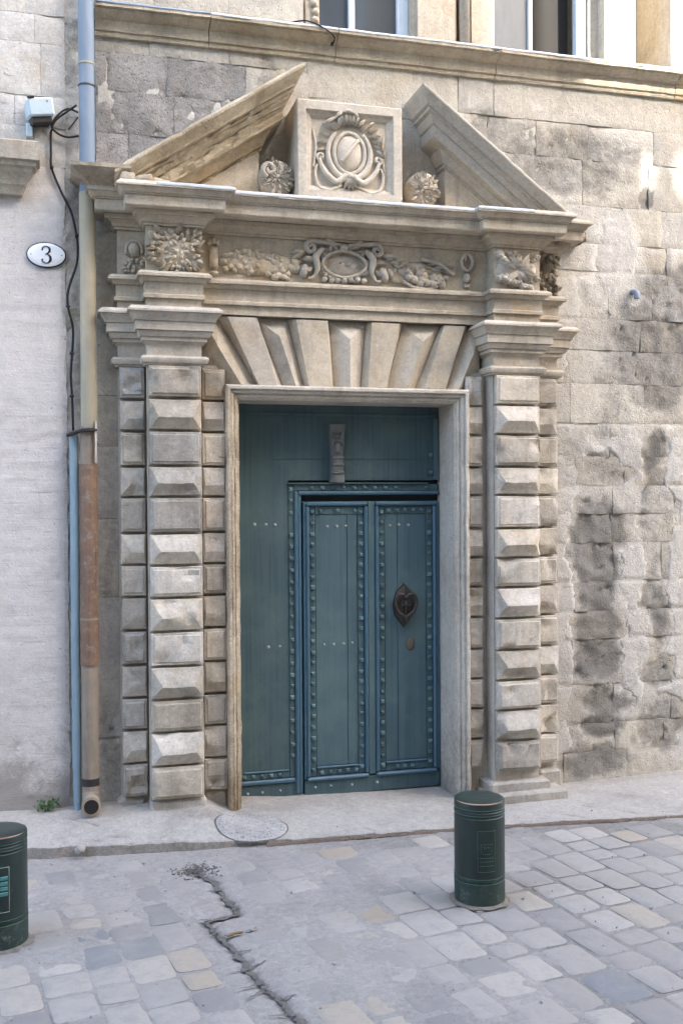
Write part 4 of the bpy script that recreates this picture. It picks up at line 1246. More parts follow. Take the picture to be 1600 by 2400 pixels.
# carved rosette ends beside the panel
for (sx, seed, mat) in ((1.222, 1, 'portal'), (2.118, 2, 'crest')):
    b = bmesh.new(); rr = random.Random(seed)
    cy_ = -.20
    lathe(b, (0, 0, 0), [(.098, 0), (.102, .05), (.098, .085), (.080, .105), (.04, .116)], 28)
    for v in b.verts: v.co = Vector((sx+v.co.x, cy_+.11-v.co.z, 3.675+v.co.y*1.08))
    for (rad, n, L, W_) in ((.060, 13, .045, .017), (.034, 9, .042, .017), (.010, 6, .034, .015)):
        for k in range(n):
            t = 2*math.pi*k/n+rr.uniform(-.15, .15)
            leaf(b, (sx+rad*math.cos(t), cy_+.012-.016*(1-rad/.07), 3.675+rad*1.08*math.sin(t)), L*rr.uniform(.85, 1.15), W_, t+rr.uniform(-.4, .4), .026, rr.uniform(-.5, .5))
    blob(b, (sx, cy_-.012, 3.675), .014, .014, .014, 0, 8, 5, 1)
    if seed == 1:
        scroll(b, (sx-.046, cy_-.008, 3.715), .044, 1.3, math.pi*1.4, -1, .015, 1.0)
    cut(b, .03); jit(b, .005, 30); jit(b, .002, 90)
    obj('carved_scroll', b, M[mat], portal, smooth=True, angle=50)

# ------------------------------------------------------------------ the teal door
door = empty('wooden_door', (XC, 0.12, 0), 'old teal panelled wooden door with rows of studs and a small wicket', 'door')
YD = 0.12
ZF = -0.02
def slab(name, x0, x1, z0, z1, yf, mat, parent, depth=.03, bev=.003, rough=.0008):
    b = bmesh.new(); box(b, x0, x1, yf, yf+depth, z0, z1, bev)
    cut(b, .35); jit(b, rough, 9, x0*7)
    return obj(name, b, M[mat], parent)
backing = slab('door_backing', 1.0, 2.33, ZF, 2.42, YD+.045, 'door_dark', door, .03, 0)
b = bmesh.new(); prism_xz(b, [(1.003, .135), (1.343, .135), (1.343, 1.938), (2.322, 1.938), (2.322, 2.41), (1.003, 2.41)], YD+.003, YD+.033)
leafL = top = obj('fixed_leaf', b, M['door'], door)
# edges of the top panel
for (x0, x1, z0, z1, yy) in ((1.06, 2.30, 2.335, 2.352, -.006), (2.285, 2.318, 1.94, 2.33, -.012), (2.232, 2.240, 1.94, 2.33, -.004), (1.25, 2.23, 2.066, 2.070, -.002)):
    slab('panel_fillet', x0, x1, z0, z1, YD+yy, 'door', top, .03, .002)
# L-shaped moulding and stud bands of the fixed leaf
slab('stud_band', 1.345, 1.375, .12, 1.912, YD-.002, 'door', leafL, .03, .002)
slab('stud_band', 1.003, 1.030, .10, 1.90, YD-.002, 'door', leafL, .03, .002)
slab('stud_band', 1.377, 2.318, 1.874, 1.914, YD-.002, 'door', top, .03, .002)
slab('ledge', 1.335, 2.24, 1.9155, 1.923, YD-.022, 'stud', top, .05, .002)
slab('moulding', 1.377, 1.402, .02, 1.872, YD-.018, 'door_trim', leafL, .05, .008)
slab('moulding', 1.4035, 1.422, .02, 1.85, YD-.008, 'door_trim', leafL, .04, .004)
slab('moulding', 1.404, 2.322, 1.848, 1.872, YD-.020, 'door_trim', top, .05, .008)
slab('bottom_ledge', 1.06, 1.34, .158, .168, YD-.008, 'door_trim', leafL, .04, .003)
slab('stud_band', 1.032, 1.342, .118, .155, YD-.002, 'door', leafL, .03, .002)
slab('moulding', 1.003, 1.375, .088, .115, YD-.016, 'door_trim', leafL, .05, .007)
slab('bottom_rail', 1.003, 1.420, ZF, .086, YD-.004, 'door', leafL, .04, .004)
# wicket
wick = slab('wicket', 1.434, 2.322, ZF+.012, 1.808, YD+.014, 'door', door, .03, .002)
slab('stile', 1.434, 1.447, .10, 1.806, YD-.012, 'door_trim', wick, .03, .004)
slab('stile', 1.847, 1.893, .10, 1.806, YD-.006, 'door', wick, .03, .004)
slab('stile', 2.300, 2.321, .10, 1.806, YD-.006, 'door_trim', wick, .03, .004)
slab('bottom_rail', 1.434, 2.321, ZF+.012, .088, YD-.006, 'door', wick, .03, .004)
for (x0, x1) in ((1.449, 1.845), (1.895, 2.298)):
    slab('moulding', x0, x0+.022, .11, 1.778, YD-.020, 'door_trim', wick, .04, .008)
    slab('moulding', x1-.022, x1, .11, 1.778, YD-.020, 'door_trim', wick, .04, .008)
    slab('moulding', x0, x1, 1.780, 1.805, YD-.022, 'door_trim', wick, .04, .008)
    slab('moulding', x0, x1, .084, .108, YD-.022, 'door_trim', wick, .04, .008)
    slab('stud_band', x0+.024, x0+.062, .112, 1.776, YD+.002, 'door', wick, .02, .002)
    slab('stud_band', x1-.062, x1-.024, .112, 1.776, YD+.002, 'door', wick, .02, .002)
    slab('stud_band', x0+.064, x1-.064, 1.728, 1.776, YD+.002, 'door', wick, .02, .002)
    slab('stud_band', x0+.064, x1-.064, .112, .158, YD+.002, 'door', wick, .02, .002)
    slab('bottom_ledge', x0+.064, x1-.064, .160, .170, YD-.010, 'door_trim', wick, .03, .003)
for (x0, x1) in ((1.514, 1.7135), (1.7165, 1.780), (1.960, 2.0415), (2.0445, 2.233)):
    slab('plank', x0, x1, .172, 1.726, YD+.006, 'door', wick, .02, .002, .0006)
# studs
b = bmesh.new()
hw, hh = .0135, .012
q0 = [b.verts.new((x, 0, z)) for x, z in ((-hw, -hh), (hw, -hh), (hw, hh), (-hw, hh))]
q1 = [b.verts.new((x, -.009, z)) for x, z in ((-hw, -hh), (hw, -hh), (hw, hh), (-hw, hh))]
q2 = [b.verts.new((x*.55, -.017, z*.55)) for x, z in ((-hw, -hh), (hw, -hh), (hw, hh), (-hw, hh))]
for a_, c_ in ((q0, q1), (q1, q2)):
    for i in range(4): b.faces.new((a_[i], a_[(i+1) % 4], c_[(i+1) % 4], c_[i]))
b.faces.new(q2)
bmesh.ops.recalc_face_normals(b, faces=b.faces[:])
stud_me = bpy.data.meshes.new('stud'); b.to_mesh(stud_me); b.free(); stud_me.materials.append(M['stud'])
b = bmesh.new(); blob(b, (0, 0, 0), .010, .009, .010, 0, 8, 5, 0, 0)
bmesh.ops.recalc_face_normals(b, faces=b.faces[:])
nail_me = bpy.data.meshes.new('nail'); b.to_mesh(nail_me); b.free(); nail_me.materials.append(M['nail'])
b = bmesh.new(); box(b, -.013, .013, -.004, .0, -.0015, .0015)
bmesh.ops.recalc_face_normals(b, faces=b.faces[:])
rs_ = random.Random(31)
def put(me, name, x, y, z, parent, sc=1.0, ang=0.0):
    o = bpy.data.objects.new(name, me); COL.objects.link(o)
    o.parent = parent; o.location = Vector((x, y, z))-wloc(parent)
    o.scale = (sc, sc, sc); o.rotation_euler = (0, ang, 0)
    return o
def stud_col(x, z0, z1, y, parent, n, miss=.06):
    for i in range(n):
        if rs_.random() < miss: continue
        z = z0+(z1-z0)*i/(n-1)
        put(stud_me, 'stud', x+rs_.uniform(-.0015, .0015), y, z+rs_.uniform(-.004, .004), parent, rs_.uniform(.78, 1.08), rs_.uniform(-.12, .12))
stud_col(1.360, .18, 1.885, YD-.002, leafL, 25)
stud_col(1.017, .20, 1.85, YD-.002, leafL, 24, .15)
stud_col(1.492, .15, 1.74, YD+.002, wick, 25)
stud_col(1.802, .15, 1.74, YD+.002, wick, 25)
stud_col(1.938, .15, 1.74, YD+.002, wick, 25)
stud_col(2.255, .15, 1.74, YD+.002, wick, 25)
def stud_row(xs, z, y, parent, miss=.25):
    for x in xs:
        if rs_.random() < miss: continue
        put(stud_me, 'stud', x, y, z+rs_.uniform(-.003, .003), parent, rs_.uniform(.75, .95), rs_.uniform(-.3, .3))
stud_row([1.42+.068*i for i in range(13)], 1.893, YD-.002, top)
stud_row([1.545+.055*i for i in range(5)], 1.750, YD+.002, wick); stud_row([1.985+.055*i for i in range(5)], 1.750, YD+.002, wick, .1)
stud_row([1.545+.055*i for i in range(5)], .135, YD+.002, wick, .1); stud_row([1.985+.05*i for i in range(5)], .135, YD+.002, wick, .1)
stud_row([1.06+.055*i for i in range(5)], .137, YD-.002, leafL, .2)
stud_row([2.262]*1, 2.10, YD-.01, top, 0); stud_row([2.262]*1, 1.99, YD-.01, top, 0)
for (xs, z, y, par) in (((1.135, 1.205, 1.262), 1.668, YD+.004, leafL), ((1.215, 1.285), .925, YD+.004, leafL), ((1.590, 1.650, 1.708), 1.655, YD+.006, wick), ((1.995, 2.055, 2.118), 1.655, YD+.006, wick),
                        ((1.565, 1.627, 1.690, 1.745), .925, YD+.006, wick), ((1.08, 1.17, 1.28), .04, YD-.004, leafL), ((1.50, 1.60, 1.735, 1.90), .045, YD-.006, wick)):
    for x in xs: put(nail_me, 'nail', x, y, z+rs_.uniform(-.003, .003), par, rs_.uniform(.8, 1.1) if z > .2 else .9)
# carved drop over the wicket
b = bmesh.new()
pts = [(1.648, 2.282, .052), (1.648, 2.22, .050), (1.647, 2.15, .044), (1.645, 2.10, .040), (1.646, 2.04, .040), (1.648, 1.98, .043), (1.648, 1.925, .048)]
rows = []
for (x, z, hw_) in pts:
    rows.append([b.verts.new(q) for q in ((x-hw_, YD+.004, z), (x-hw_*.92, YD-.035, z), (x-hw_*.4, YD-.048, z), (x+hw_*.4, YD-.048, z), (x+hw_*.92, YD-.035, z), (x+hw_, YD+.004, z))])
for a_, c_ in zip(rows, rows[1:]):
    for k in range(5): b.faces.new((a_[k], a_[k+1], c_[k+1], c_[k]))
b.faces.new(rows[0]); b.faces.new(rows[-1][::-1])
blob(b, (1.646, YD-.045, 2.13), .028, .026, .036, 0, 12, 6, 2)
tube(b, [(1.646+.034*math.cos(t), YD-.052, 2.15+.034*math.sin(t)) for t in [math.pi*i/10 for i in range(11)]], .008, 7)
for z in (2.235, 2.075, 2.035, 1.985): box(b, 1.612, 1.684, YD-.056, YD-.03, z-.007, z+.006, .003)
for k in range(4): leaf(b, (1.646, YD-.046, 2.19), .05, .014, math.pi/2+(k-1.5)*.5, .018)
jit(b, .003, 22)
obj('carved_drop', b, M['carving'], door, smooth=True, angle=35)
# knocker
b = bmesh.new()
out = [(2.083, 1.292), (2.030, 1.235), (2.008, 1.155), (2.022, 1.085), (2.083, 1.008), (2.140, 1.080), (2.160, 1.160), (2.140, 1.230)]
f0 = [b.verts.new((x, YD+.006, z)) for x, z in out]; f1 = [b.verts.new((2.083+(x-2.083)*.93, YD-.010, 1.15+(z-1.15)*.95)) for x, z in out]
ctr = [b.verts.new((2.083, YD-.026, 1.23)), b.verts.new((2.083, YD-.026, 1.07))]
n = len(out)
for i in range(n): b.faces.new((f0[i], f0[(i+1) % n], f1[(i+1) % n], f1[i]))
b.faces.new((f1[0], f1[1], ctr[0])); b.faces.new((f1[1], f1[2], ctr[0])); b.faces.new((f1[2], ctr[1], ctr[0])); b.faces.new((f1[2], f1[3], ctr[1])); b.faces.new((f1[3], f1[4], ctr[1]))
b.faces.new((f1[4], f1[5], ctr[1])); b.faces.new((f1[5], f1[6], ctr[1])); b.faces.new((f1[6], ctr[0], ctr[1])); b.faces.new((f1[6], f1[7], ctr[0])); b.faces.new((f1[7], f1[0], ctr[0]))
cut(b, .03); jit(b, .002, 30)
kn = obj('door_knocker', b, M['iron'], door)
b = bmesh.new()
for s in (-1, 1):
    tube(b, spline([(2.083, YD-.045, 1.200), (2.083+s*.025, YD-.048, 1.222), (2.083+s*.058, YD-.045, 1.212), (2.083+s*.070, YD-.042, 1.165), (2.083+s*.050, YD-.042, 1.115), (2.083, YD-.045, 1.078)], 6), .011, 8)
    scroll(b, (2.083+s*.024, YD-.040, 1.165), .020, 1.2, math.pi/2, s, .006)
blob(b, (2.083, YD-.04, 1.068), .014, .016, .018, 0, 8, 5, 3); box(b, 2.077, 2.089, YD-.044, YD-.02, 1.085, 1.20, .003)
obj('knocker_heart', b, M['iron'], kn, smooth=True)
b = bmesh.new(); blob(b, (2.126, YD+.004, .905), .030, .008, .043, 0, 20, 6, 0, .03)
obj('escutcheon', b, M['rusty'], door, smooth=True)

# ------------------------------------------------------------------ the rendered house on the left
lh = empty('rendered_house', (-3.0, 0.4, 0.07), 'pale lime rendered house on the left with bare stone courses higher up', 'building')
YL = -0.055
bm = bmesh.new(); box(bm, -9, .055, YL+.035, .5, -.2, 9.0); cut(bm, .6); obj('wall_core', bm, M['mortar'], lh)
bm = bmesh.new(); grid = []; st = []
nx, nzz = 80, 170
for j in range(nzz+1):
    row = []
    for i in range(nx+1):
        x = -2.2+2.245*(i/nx)**0.7; z = -.06+3.74*j/nzz
        if i == nx: x += .010*FR(z, 0, 0, 9, 5)-.004
        d = .0035*FR(x*.35, z*2.4, 0, 11, 5)+.0018*FR(x, z, 4, 30, 3)
        if N(x, z, 2, 40) > .58: d += .007
        s_ = 1.05*max(0, min(1, (.55+.22*FR(x, z, 0, 3, 4)-z)/.38))+.35*max(0, FR(x, z, 6, 1.6, 4))
        if i > nx-2: s_ = max(s_, .5); d += .006
        s_ -= .5*max(0, FR(x, z, 3, 1.3, 3))
        row.append(bm.verts.new((x, YL+d, z))); st.append(s_)
    grid.append(row)
for j in range(nzz):
    for i in range(nx): bm.faces.new((grid[j][i], grid[j][i+1], grid[j+1][i+1], grid[j+1][i]))
n0 = len(st)
edge = [grid[j][nx] for j in range(nzz+1)]
bk = [bm.verts.new((v.co.x, YL+.06, v.co.z)) for v in edge]; st += [.4]*len(bk)
for j in range(nzz): bm.faces.new((edge[j], bk[j], bk[j+1], edge[j+1]))
ren = obj('render_coat', bm, M['render'], lh, smooth=True, angle=50); set_attr(ren, 'stain', st)
lst = lambda x, z: .35*N(x, z, 0, 4)-.15
for (z0, z1, xs) in ((3.68, 3.90, [-1.2, -.55, -.16, .05]), (3.90, 4.07, [-1.2, -.7, -.22, .05]), (4.07, 4.36, [-1.2, -.62, -.08, .05]), (4.36, 4.52, [-1.2, -.42, -.11, .05]), (4.52, 4.72, [-1.2, -.5, -.16, .05]), (4.72, 4.95, [-1.2, -.33, .05]), (4.95, 5.3, [-1.2, -.6, -.1, .05])):
    for x0, x1 in zip(xs, xs[1:]): wall_block(x0, x1, z0, z1, YL+.002, M['left_ashlar'], .55, rb.uniform(0, 50), lh, stainf=lst)
# moulded stone ledge at the frame's edge
bm = bmesh.new()
plan_sweep(bm, [(-1.5, YL-.02), (-.215, YL-.02), (-.215, .0)][0:3], [(-.02, 3.50), (.03, 3.50), (.045, 3.545), (.050, 3.550), (.060, 3.585), (.085, 3.615), (.088, 3.63), (.105, 3.64), (.108, 3.66), (.125, 3.668), (.125, 3.765), (.11, 3.775), (-.02, 3.79)], .05, .002, .012, 3)
obj('stone_ledge', bm, M['portal_block'], lh, smooth=True, angle=28)
# rough mortar between the two houses
bm = bmesh.new(); grid = []; st = []
for j in range(240):
    z = -.06+5.2*j/239
    row = []
    for i in range(7):
        x = .03+.10*i/6
        row.append(bm.verts.new((x, -.045+.02*i/6+.012*FR(x, z, 0, 16, 5), z))); st.append(.30+.4*FR(x, z, 3, 6, 3))
    grid.append(row)
for j in range(239):
    for i in range(6): bm.faces.new((grid[j][i], grid[j][i+1], grid[j+1][i+1], grid[j+1][i]))
o = obj('mortar_seam', bm, M['wall'], house, smooth=True); set_attr(o, 'stain', st)

# ------------------------------------------------------------------ pipes
pipe = empty('drain_pipe', (.157, -.13, 0), 'tall rainwater downpipe, blue grey above the cornice and rust brown below', 'drainpipe')
PXU, PYU = .164, -.125
def cyl(name, x, y, z0, z1, rad, mat, parent, n=24, wob=.0012):
    b = bmesh.new(); k = max(2, int((z1-z0)/.12))
    lathe(b, (x, y, 0), [(rad, z0+(z1-z0)*i/k) for i in range(k+1)], n)
    jit(b, wob, 6)
    return obj(name, b, M[mat], parent, smooth=True, angle=40)
up = cyl('upper_pipe', PXU, PYU, 3.53, 9.0, .043, 'zinc', pipe)
cyl('pipe_collar', PXU, PYU, 4.235, 4.245, .0465, 'cream_pipe', pipe)
cyl('pipe_collar', PXU, PYU, 4.115, 4.123, .046, 'iron', pipe)
cyl('middle_pipe', PXU-.003, PYU, 2.225, 3.53, .0435, 'cream_pipe', pipe)
jn = cyl('rotten_joint', .155, PYU, 2.02, 2.235, .041, 'taupe_pipe', pipe, wob=.006)
b = bmesh.new(); box(b, .190, .200, PYU-.05, PYU-.035, 2.03, 2.26); jit(b, .004, 20); obj('paint_flake', b, M['crest'], jn)
cyl('pipe_collar', .155, PYU, 1.995, 2.025, .051, 'brown_pipe', pipe)
cyl('brown_pipe', .155, PYU, 1.165, 1.998, .0485, 'brown_pipe', pipe)
cyl('pipe_collar', .153, PYU, 1.158, 1.170, .053, 'taupe_pipe', pipe)
cyl('pipe_sleeve', .153, PYU, .905, 1.16, .052, 'brown_pipe', pipe)
cyl('lower_pipe', .152, PYU, .27, .91, .0465, 'taupe_pipe', pipe)
cyl('pipe_foot', .152, PYU, .19, .275, .0475, 'iron', pipe)
b = bmesh.new()
C0 = [(.152, PYU, .23), (.152, PYU-.005, .19), (.152, PYU-.03, .16), (.152, PYU-.075, .148), (.150, PYU-.125, .146)]
pts = spline(C0, 4)
tube(b, pts, .048, 20, 1, False)
tube(b, [(.150, PYU-.125, .146), (.150, PYU-.127, .146)], .053, 20)
# the open mouth: short inner wall
ring_o = [b.verts.new((.150+.053*math.cos(t), PYU-.128, .146+.053*math.sin(t))) for t in [2*math.pi*i/24 for i in range(24)]]
ring_i = [b.verts.new((.150+.040*math.cos(t), PYU-.130, .146+.040*math.sin(t))) for t in [2*math.pi*i/24 for i in range(24)]]
for i in range(24): b.faces.new((ring_o[i], ring_o[(i+1) % 24], ring_i[(i+1) % 24], ring_i[i]))
shoe = obj('pipe_shoe', b, M['taupe_pipe'], pipe, smooth=True, angle=45)
b = bmesh.new(); lathe(b, (0, 0, 0), [(.0395, 0), (.0395, .002)], 24)
for v in b.verts: v.co = Vector((.150+v.co.x, PYU-.1315+v.co.z, .146+v.co.y))
obj('pipe_mouth', b, M['void'], shoe)
con = empty('conduit_pipe', (.075, -.10, .05), 'thin pale blue conduit pipe between render and rusty downpipe', 'pipe')
cyl('conduit_tube', .078, -.105, .33, 2.20, .0245, 'conduit', con, 16)
cyl('conduit_tube', .080, -.105, .06, .335, .022, 'conduit', con, 16, .002)
b = bmesh.new(); tube(b, [(.045, -.12, 2.185), (.07, -.142, 2.195), (.10, -.142, 2.205), (.12, -.165, 2.21), (.16, -.178, 2.212), (.198, -.165, 2.212)], .010, 6, 1.5); obj('pipe_clamp', b, M['iron'], con)

# cable
b = bmesh.new()
CB = [(.11, -.10, 4.02), (-.005, -.085, 3.93), (-.022, -.08, 3.88), (-.029, -.075, 3.86), (-.030, -.07, 3.75), (-.027, -.07, 3.671), (0.022, -.07, 3.544), (0.077, -.075, 3.429), (0.103, -.08, 3.301), (0.109, -.08, 3.217), (0.100, -.08, 3.133), (0.057, -.075, 3.0), (0.054, -.075, 2.904), (0.079, -.075, 2.786), (0.074, -.075, 2.643), (0.065, -.075, 2.523), (0.071, -.08, 2.404), (0.075, -.09, 2.213)]
tube(b, spline(CB, 5), .0065, 6)
tube(b, spline([(.118, -.10, 3.98), (.06, -.085, 4.0), (.0, -.085, 3.95), (-.022, -.08, 3.895), (.01, -.08, 3.86), (.06, -.08, 3.845), (.12, -.1, 3.85)], 6), .006, 6)
tube(b, spline([(-.05, -.10, 3.96), (-.035, -.085, 3.93), (-.024, -.08, 3.89)], 5), .004, 6)
tube(b, spline([(.118, -.1, 3.955), (.09, -.085, 3.92), (.065, -.085, 3.885)], 5), .004, 6)
for z in (3.62, 3.36, 2.90, 2.62, 2.40): 
    k = min(CB, key=lambda p: abs(p[2]-z)); blob(b, (k[0], k[1]-.005, k[2]), .012, .010, .012, 0, 6, 4, z, .4)
tag(obj('electric_cable', b, M['cable'], None, smooth=True), 'black cable looping from the metal box and hanging down along the downpipe', 'cable')

# metal box
mb = empty('junction_box', (-.085, -.12, 3.96), 'small pale blue metal box tilted on the wall beside the downpipe', 'metal box')
b = bmesh.new(); box(b, -.070, .066, -.075, .075, -.050, .045, .010)
from mathutils import Euler
rot = Euler((R(8), R(-10), R(8))).to_matrix()
for v in b.verts: v.co = rot @ v.co + Vector((-.088, -.125, 3.972))
obj('box_body', b, M['boxpaint'], mb)
b = bmesh.new(); box(b, -.068, -.030, -.079, -.066, .044, .052, .002); box(b, .030, .036, -.078, -.072, .020, .027)
for v in b.verts: v.co = rot @ v.co + Vector((-.088, -.125, 3.972))
obj('box_hinge', b, M['cable'], mb)
b = bmesh.new(); box(b, -.058, .05, -.060, .07, -.085, -.051, .006)
for v in b.verts: v.co = rot @ v.co + Vector((-.088, -.125, 3.972))
obj('box_underside', b, M['iron'], mb)
b = bmesh.new(); box(b, -.16, -.125, -.085, -.05, 3.83, 3.905, .004); obj('box_bracket', b, M['boxpaint'], mb)

# house number
npl = empty('number_plate', (-.060, YL-.005, 3.188), 'oval white enamel house number plate reading 3 with dark rim', 'house number')
def oval_disc(rx, rz, y0, y1, name, mat, dome=0.0):
    b = bmesh.new(); n = 48
    q = [[b.verts.new((-.060+rx*k*math.cos(2*math.pi*i/n), y, 3.188+rz*k*math.sin(2*math.pi*i/n))) for i in range(n)] for k, y in ((1, y0), (1, y1), (.96, y1-.002), (.5, y1-.002-dome))]
    for a_, c_ in zip(q, q[1:]):
        for i in range(n): b.faces.new((a_[i], a_[(i+1) % n], c_[(i+1) % n], c_[i]))
    b.faces.new(q[-1])
    return obj(name, b, M[mat], npl, smooth=True, angle=40)
oval_disc(.1075, .0715, YL+.012, YL-.012, 'plate_rim', 'navy')
oval_disc(.1015, .0655, YL+.010, YL-.0135, 'plate_face', 'enamel', .003)
def stroke(b, pts, ws, y0, y1):
    P = spline([(x, 0, z) for x, z in pts], 8)
    n = len(P); F = []; B = []
    for i, p in enumerate(P):
        t = (P[min(i+1, n-1)]-P[max(i-1, 0)]).normalized(); s_ = Vector((-t.z, 0, t.x))
        f = i/(n-1)*(len(ws)-1); k = min(int(f), len(ws)-2); wd = ws[k]+(ws[k+1]-ws[k])*(f-k)
        F.append([b.verts.new((p.x+s_.x*wd*q, y0, p.z+s_.z*wd*q)) for q in (-1, 1)]); B.append([b.verts.new((p.x+s_.x*wd*q, y1, p.z+s_.z*wd*q)) for q in (-1, 1)])
    for i in range(n-1):
        b.faces.new((F[i][0], F[i][1], F[i+1][1], F[i+1][0]))
        b.faces.new((F[i][0], F[i+1][0], B[i+1][0], B[i][0])); b.faces.new((F[i][1], B[i][1], B[i+1][1], F[i+1][1]))
b = bmesh.new()
X3, Z3 = -.061, 3.188; yq0, yq1 = YL-.0215, YL-.015
stroke(b, [(X3-.021, Z3+.026), (X3-.016, Z3+.041), (X3, Z3+.046), (X3+.017, Z3+.036), (X3+.018, Z3+.019), (X3+.006, Z3+.006), (X3-.006, Z3+.003)], [.004, .002, .0022, .0055, .0062, .003, .0012], yq0, yq1)
stroke(b, [(X3-.006, Z3+.003), (X3+.010, Z3+.001), (X3+.022, Z3-.012), (X3+.022, Z3-.031), (X3+.006, Z3-.046), (X3-.014, Z3-.043), (X3-.022, Z3-.028)], [.0012, .0028, .0065, .0066, .0024, .0026, .0048], yq0, yq1)
blob(b, (X3-.020, yq1+.0005, Z3+.026), .0058, .0065, .0058, 0, 12, 6, 0, 0); blob(b, (X3-.0205, yq1+.0005, Z3-.027), .0062, .0065, .0062, 0, 12, 6, 0, 0)
obj('numeral', b, M['navy'], npl)
b = bmesh.new()
for s in (-1, 1): blob(b, (-.060+s*.082, YL-.0155, 3.188), .004, .003, .004, 0, 8, 4, 0, 0)
obj('plate_screws', b, M['iron'], npl)

# stub of pipe in the wall
b = bmesh.new()
tube(b, spline([(3.631, .02, 3.165), (3.631, -.035, 3.165), (3.633, -.055, 3.150), (3.634, -.058, 3.115)], 5), .019, 12)
tag(obj('pipe_stub', b, M['zinc'], None, smooth=True), 'short bent grey pipe end poking out of the right wall', 'pipe stub')

# wire hanging over the string course
b = bmesh.new()
tube(b, spline([(1.36, -.02, 4.66), (1.42, -.10, 4.64), (1.50, -.122, 4.61), (1.585, -.128, 4.555), (1.59, -.06, 4.53)], 6), .005, 6)
blob(b, (1.588, -.07, 4.535), .010, .02, .012, 0, 6, 4, 1, .3)
tag(obj('loose_wire', b, M['cable'], None, smooth=True), 'short loose black wire hanging over the moulded ledge below the windows', 'wire')

# ------------------------------------------------------------------ bollards
def bollard(cx, cy, label, plate_ang, striped):
    root = empty('bollard', (cx, cy, STREET_Z), label, 'bollard', 'dark green bollards on the paving')
    rad = .116
    b = bmesh.new()
    lathe(b, (cx, cy, STREET_Z), [(rad*.99, .128), (rad, .140), (rad, .399), (rad-.003, .402), (rad-.003, .407), (rad, .410), (rad, .426), (rad-.003, .429), (rad-.003, .434), (rad, .437), (rad, .462), (rad-.003, .470), (rad-.012, .475)], 56)
    obj('bollard_body', b, M['bollard'], root, smooth=True, angle=40)
    b = bmesh.new(); lathe(b, (cx, cy, STREET_Z), [(rad-.013, .474), (rad-.03, .4775), (rad*.4, .479)], 48); obj('bollard_cap', b, M['bollard'], root, smooth=True, angle=40)
    b = bmesh.new(); lathe(b, (cx, cy, STREET_Z), [(rad+.0005, -.02), (rad+.0005, .104), (rad-.003, .107), (rad-.003, .113), (rad+.0005, .116), (rad+.0005, .128)], 56); jit(b, .001, 12); obj('bollard_foot', b, M['bollard_foot'], root, smooth=True, angle=40)
    for z in (.128, .105): 
        b = bmesh.new(); tube(b, [(cx+(rad+.0005)*math.cos(t), cy+(rad+.0005)*math.sin(t), STREET_Z+z) for t in [2*math.pi*i/56 for i in range(57)]], .0018, 5, 1, False); obj('bollard_ring', b, M['green_trim'], root, smooth=True)
    # worn rim facing the street
    b = bmesh.new(); a0 = math.atan2(-6-cy, 0-cx)
    tube(b, [(cx+(rad-.003)*math.cos(t), cy+(rad-.003)*math.sin(t), STREET_Z+.4685) for t in [a0-1.15+2.3*i/30 for i in range(31)]], [.0006+.0028*math.sin(math.pi*i/30) for i in range(31)], 6); obj('worn_rim', b, M['copper'], root, smooth=True)
    for z in (.419, .444):
        b = bmesh.new(); tube(b, [(cx+(rad-.001)*math.cos(t), cy+(rad-.001)*math.sin(t), STREET_Z+z-.005) for t in [2*math.pi*i/56 for i in range(57)]], .0026, 5, 1, False); obj('bollard_ring', b, M['green_trim'], root, smooth=True)
    b = bmesh.new(); prev = None
    for i in range(65):
        t = 2*math.pi*i/64; cur = []
        for q, zz in ((rad-.004, .010), (rad+.006+.004*N(math.cos(t), math.sin(t), cx, 3), .007), (rad+.022+.022*N(math.cos(t), math.sin(t), cx, 2.2), .0022)):
            cur.append(b.verts.new((cx+q*math.cos(t), cy+q*math.sin(t), STREET_Z+zz)))
        if prev:
            for k in range(2): b.faces.new((prev[k], prev[k+1], cur[k+1], cur[k]))
        prev = cur
    obj('base_dirt', b, M['bed_dirt'], root, smooth=True)
    # raised plate
    def P(s, z, d): 
        an = a0+plate_ang+s/rad
        return Vector((cx+(rad+d)*math.cos(an), cy+(rad+d)*math.sin(an), STREET_Z+z))
    b = bmesh.new(); n = 8
    w2, z0, z1 = .040, (.165, .350)[0], .350
    g = [[b.verts.new(P(-w2+2*w2*i/n, z, .0022)) for i in range(n+1)] for z in (z0, z1)]
    g2 = [[b.verts.new(P(-w2+2*w2*i/n, z, -.002)) for i in range(n+1)] for z in (z0, z1)]
    for i in range(n):
        b.faces.new((g[0][i], g[0][i+1], g[1][i+1], g[1][i])); b.faces.new((g[1][i], g[1][i+1], g2[1][i+1], g2[1][i])); b.faces.new((g[0][i+1], g[0][i], g2[0][i], g2[0][i+1]))
    for e in (0, n): b.faces.new((g[0][e], g[1][e], g2[1][e], g2[0][e]))
    pl = obj('bollard_plate', b, M['bollard'], root)
    b = bmesh.new()
    edge = [(-w2, z0), (w2, z0), (w2, z1), (-w2, z1), (-w2, z0)]
    for (s0, q0_), (s1, q1_) in zip(edge, edge[1:]):
        tube(b, [P(s0+(s1-s0)*i/6, q0_+(q1_-q0_)*i/6, .0024) for i in range(7)], .0013, 5)
    if not striped:
        sh = [(-.026, .290), (.026, .290), (.026, .262), (.016, .246), (-.016, .246), (-.026, .262), (-.026, .290)]
        for (s0, q0_), (s1, q1_) in zip(sh, sh[1:]): tube(b, [P(s0+(s1-s0)*i/4, q0_+(q1_-q0_)*i/4, .0030) for i in range(5)], .0013, 5)
        for s0 in (-.014, -.004, .006, .015): tube(b, [P(s0, .258, .003), P(s0+.003, .270, .0045), P(s0-.002, .281, .003)], .0018, 5)
        for z in (.228, .212, .192): tube(b, [P(-.032+.064*i/6, z, .003) for i in range(7)], .0012, 5)
    obj('plate_relief', b, M['nail'] if striped else M['green_trim'], pl, smooth=True)
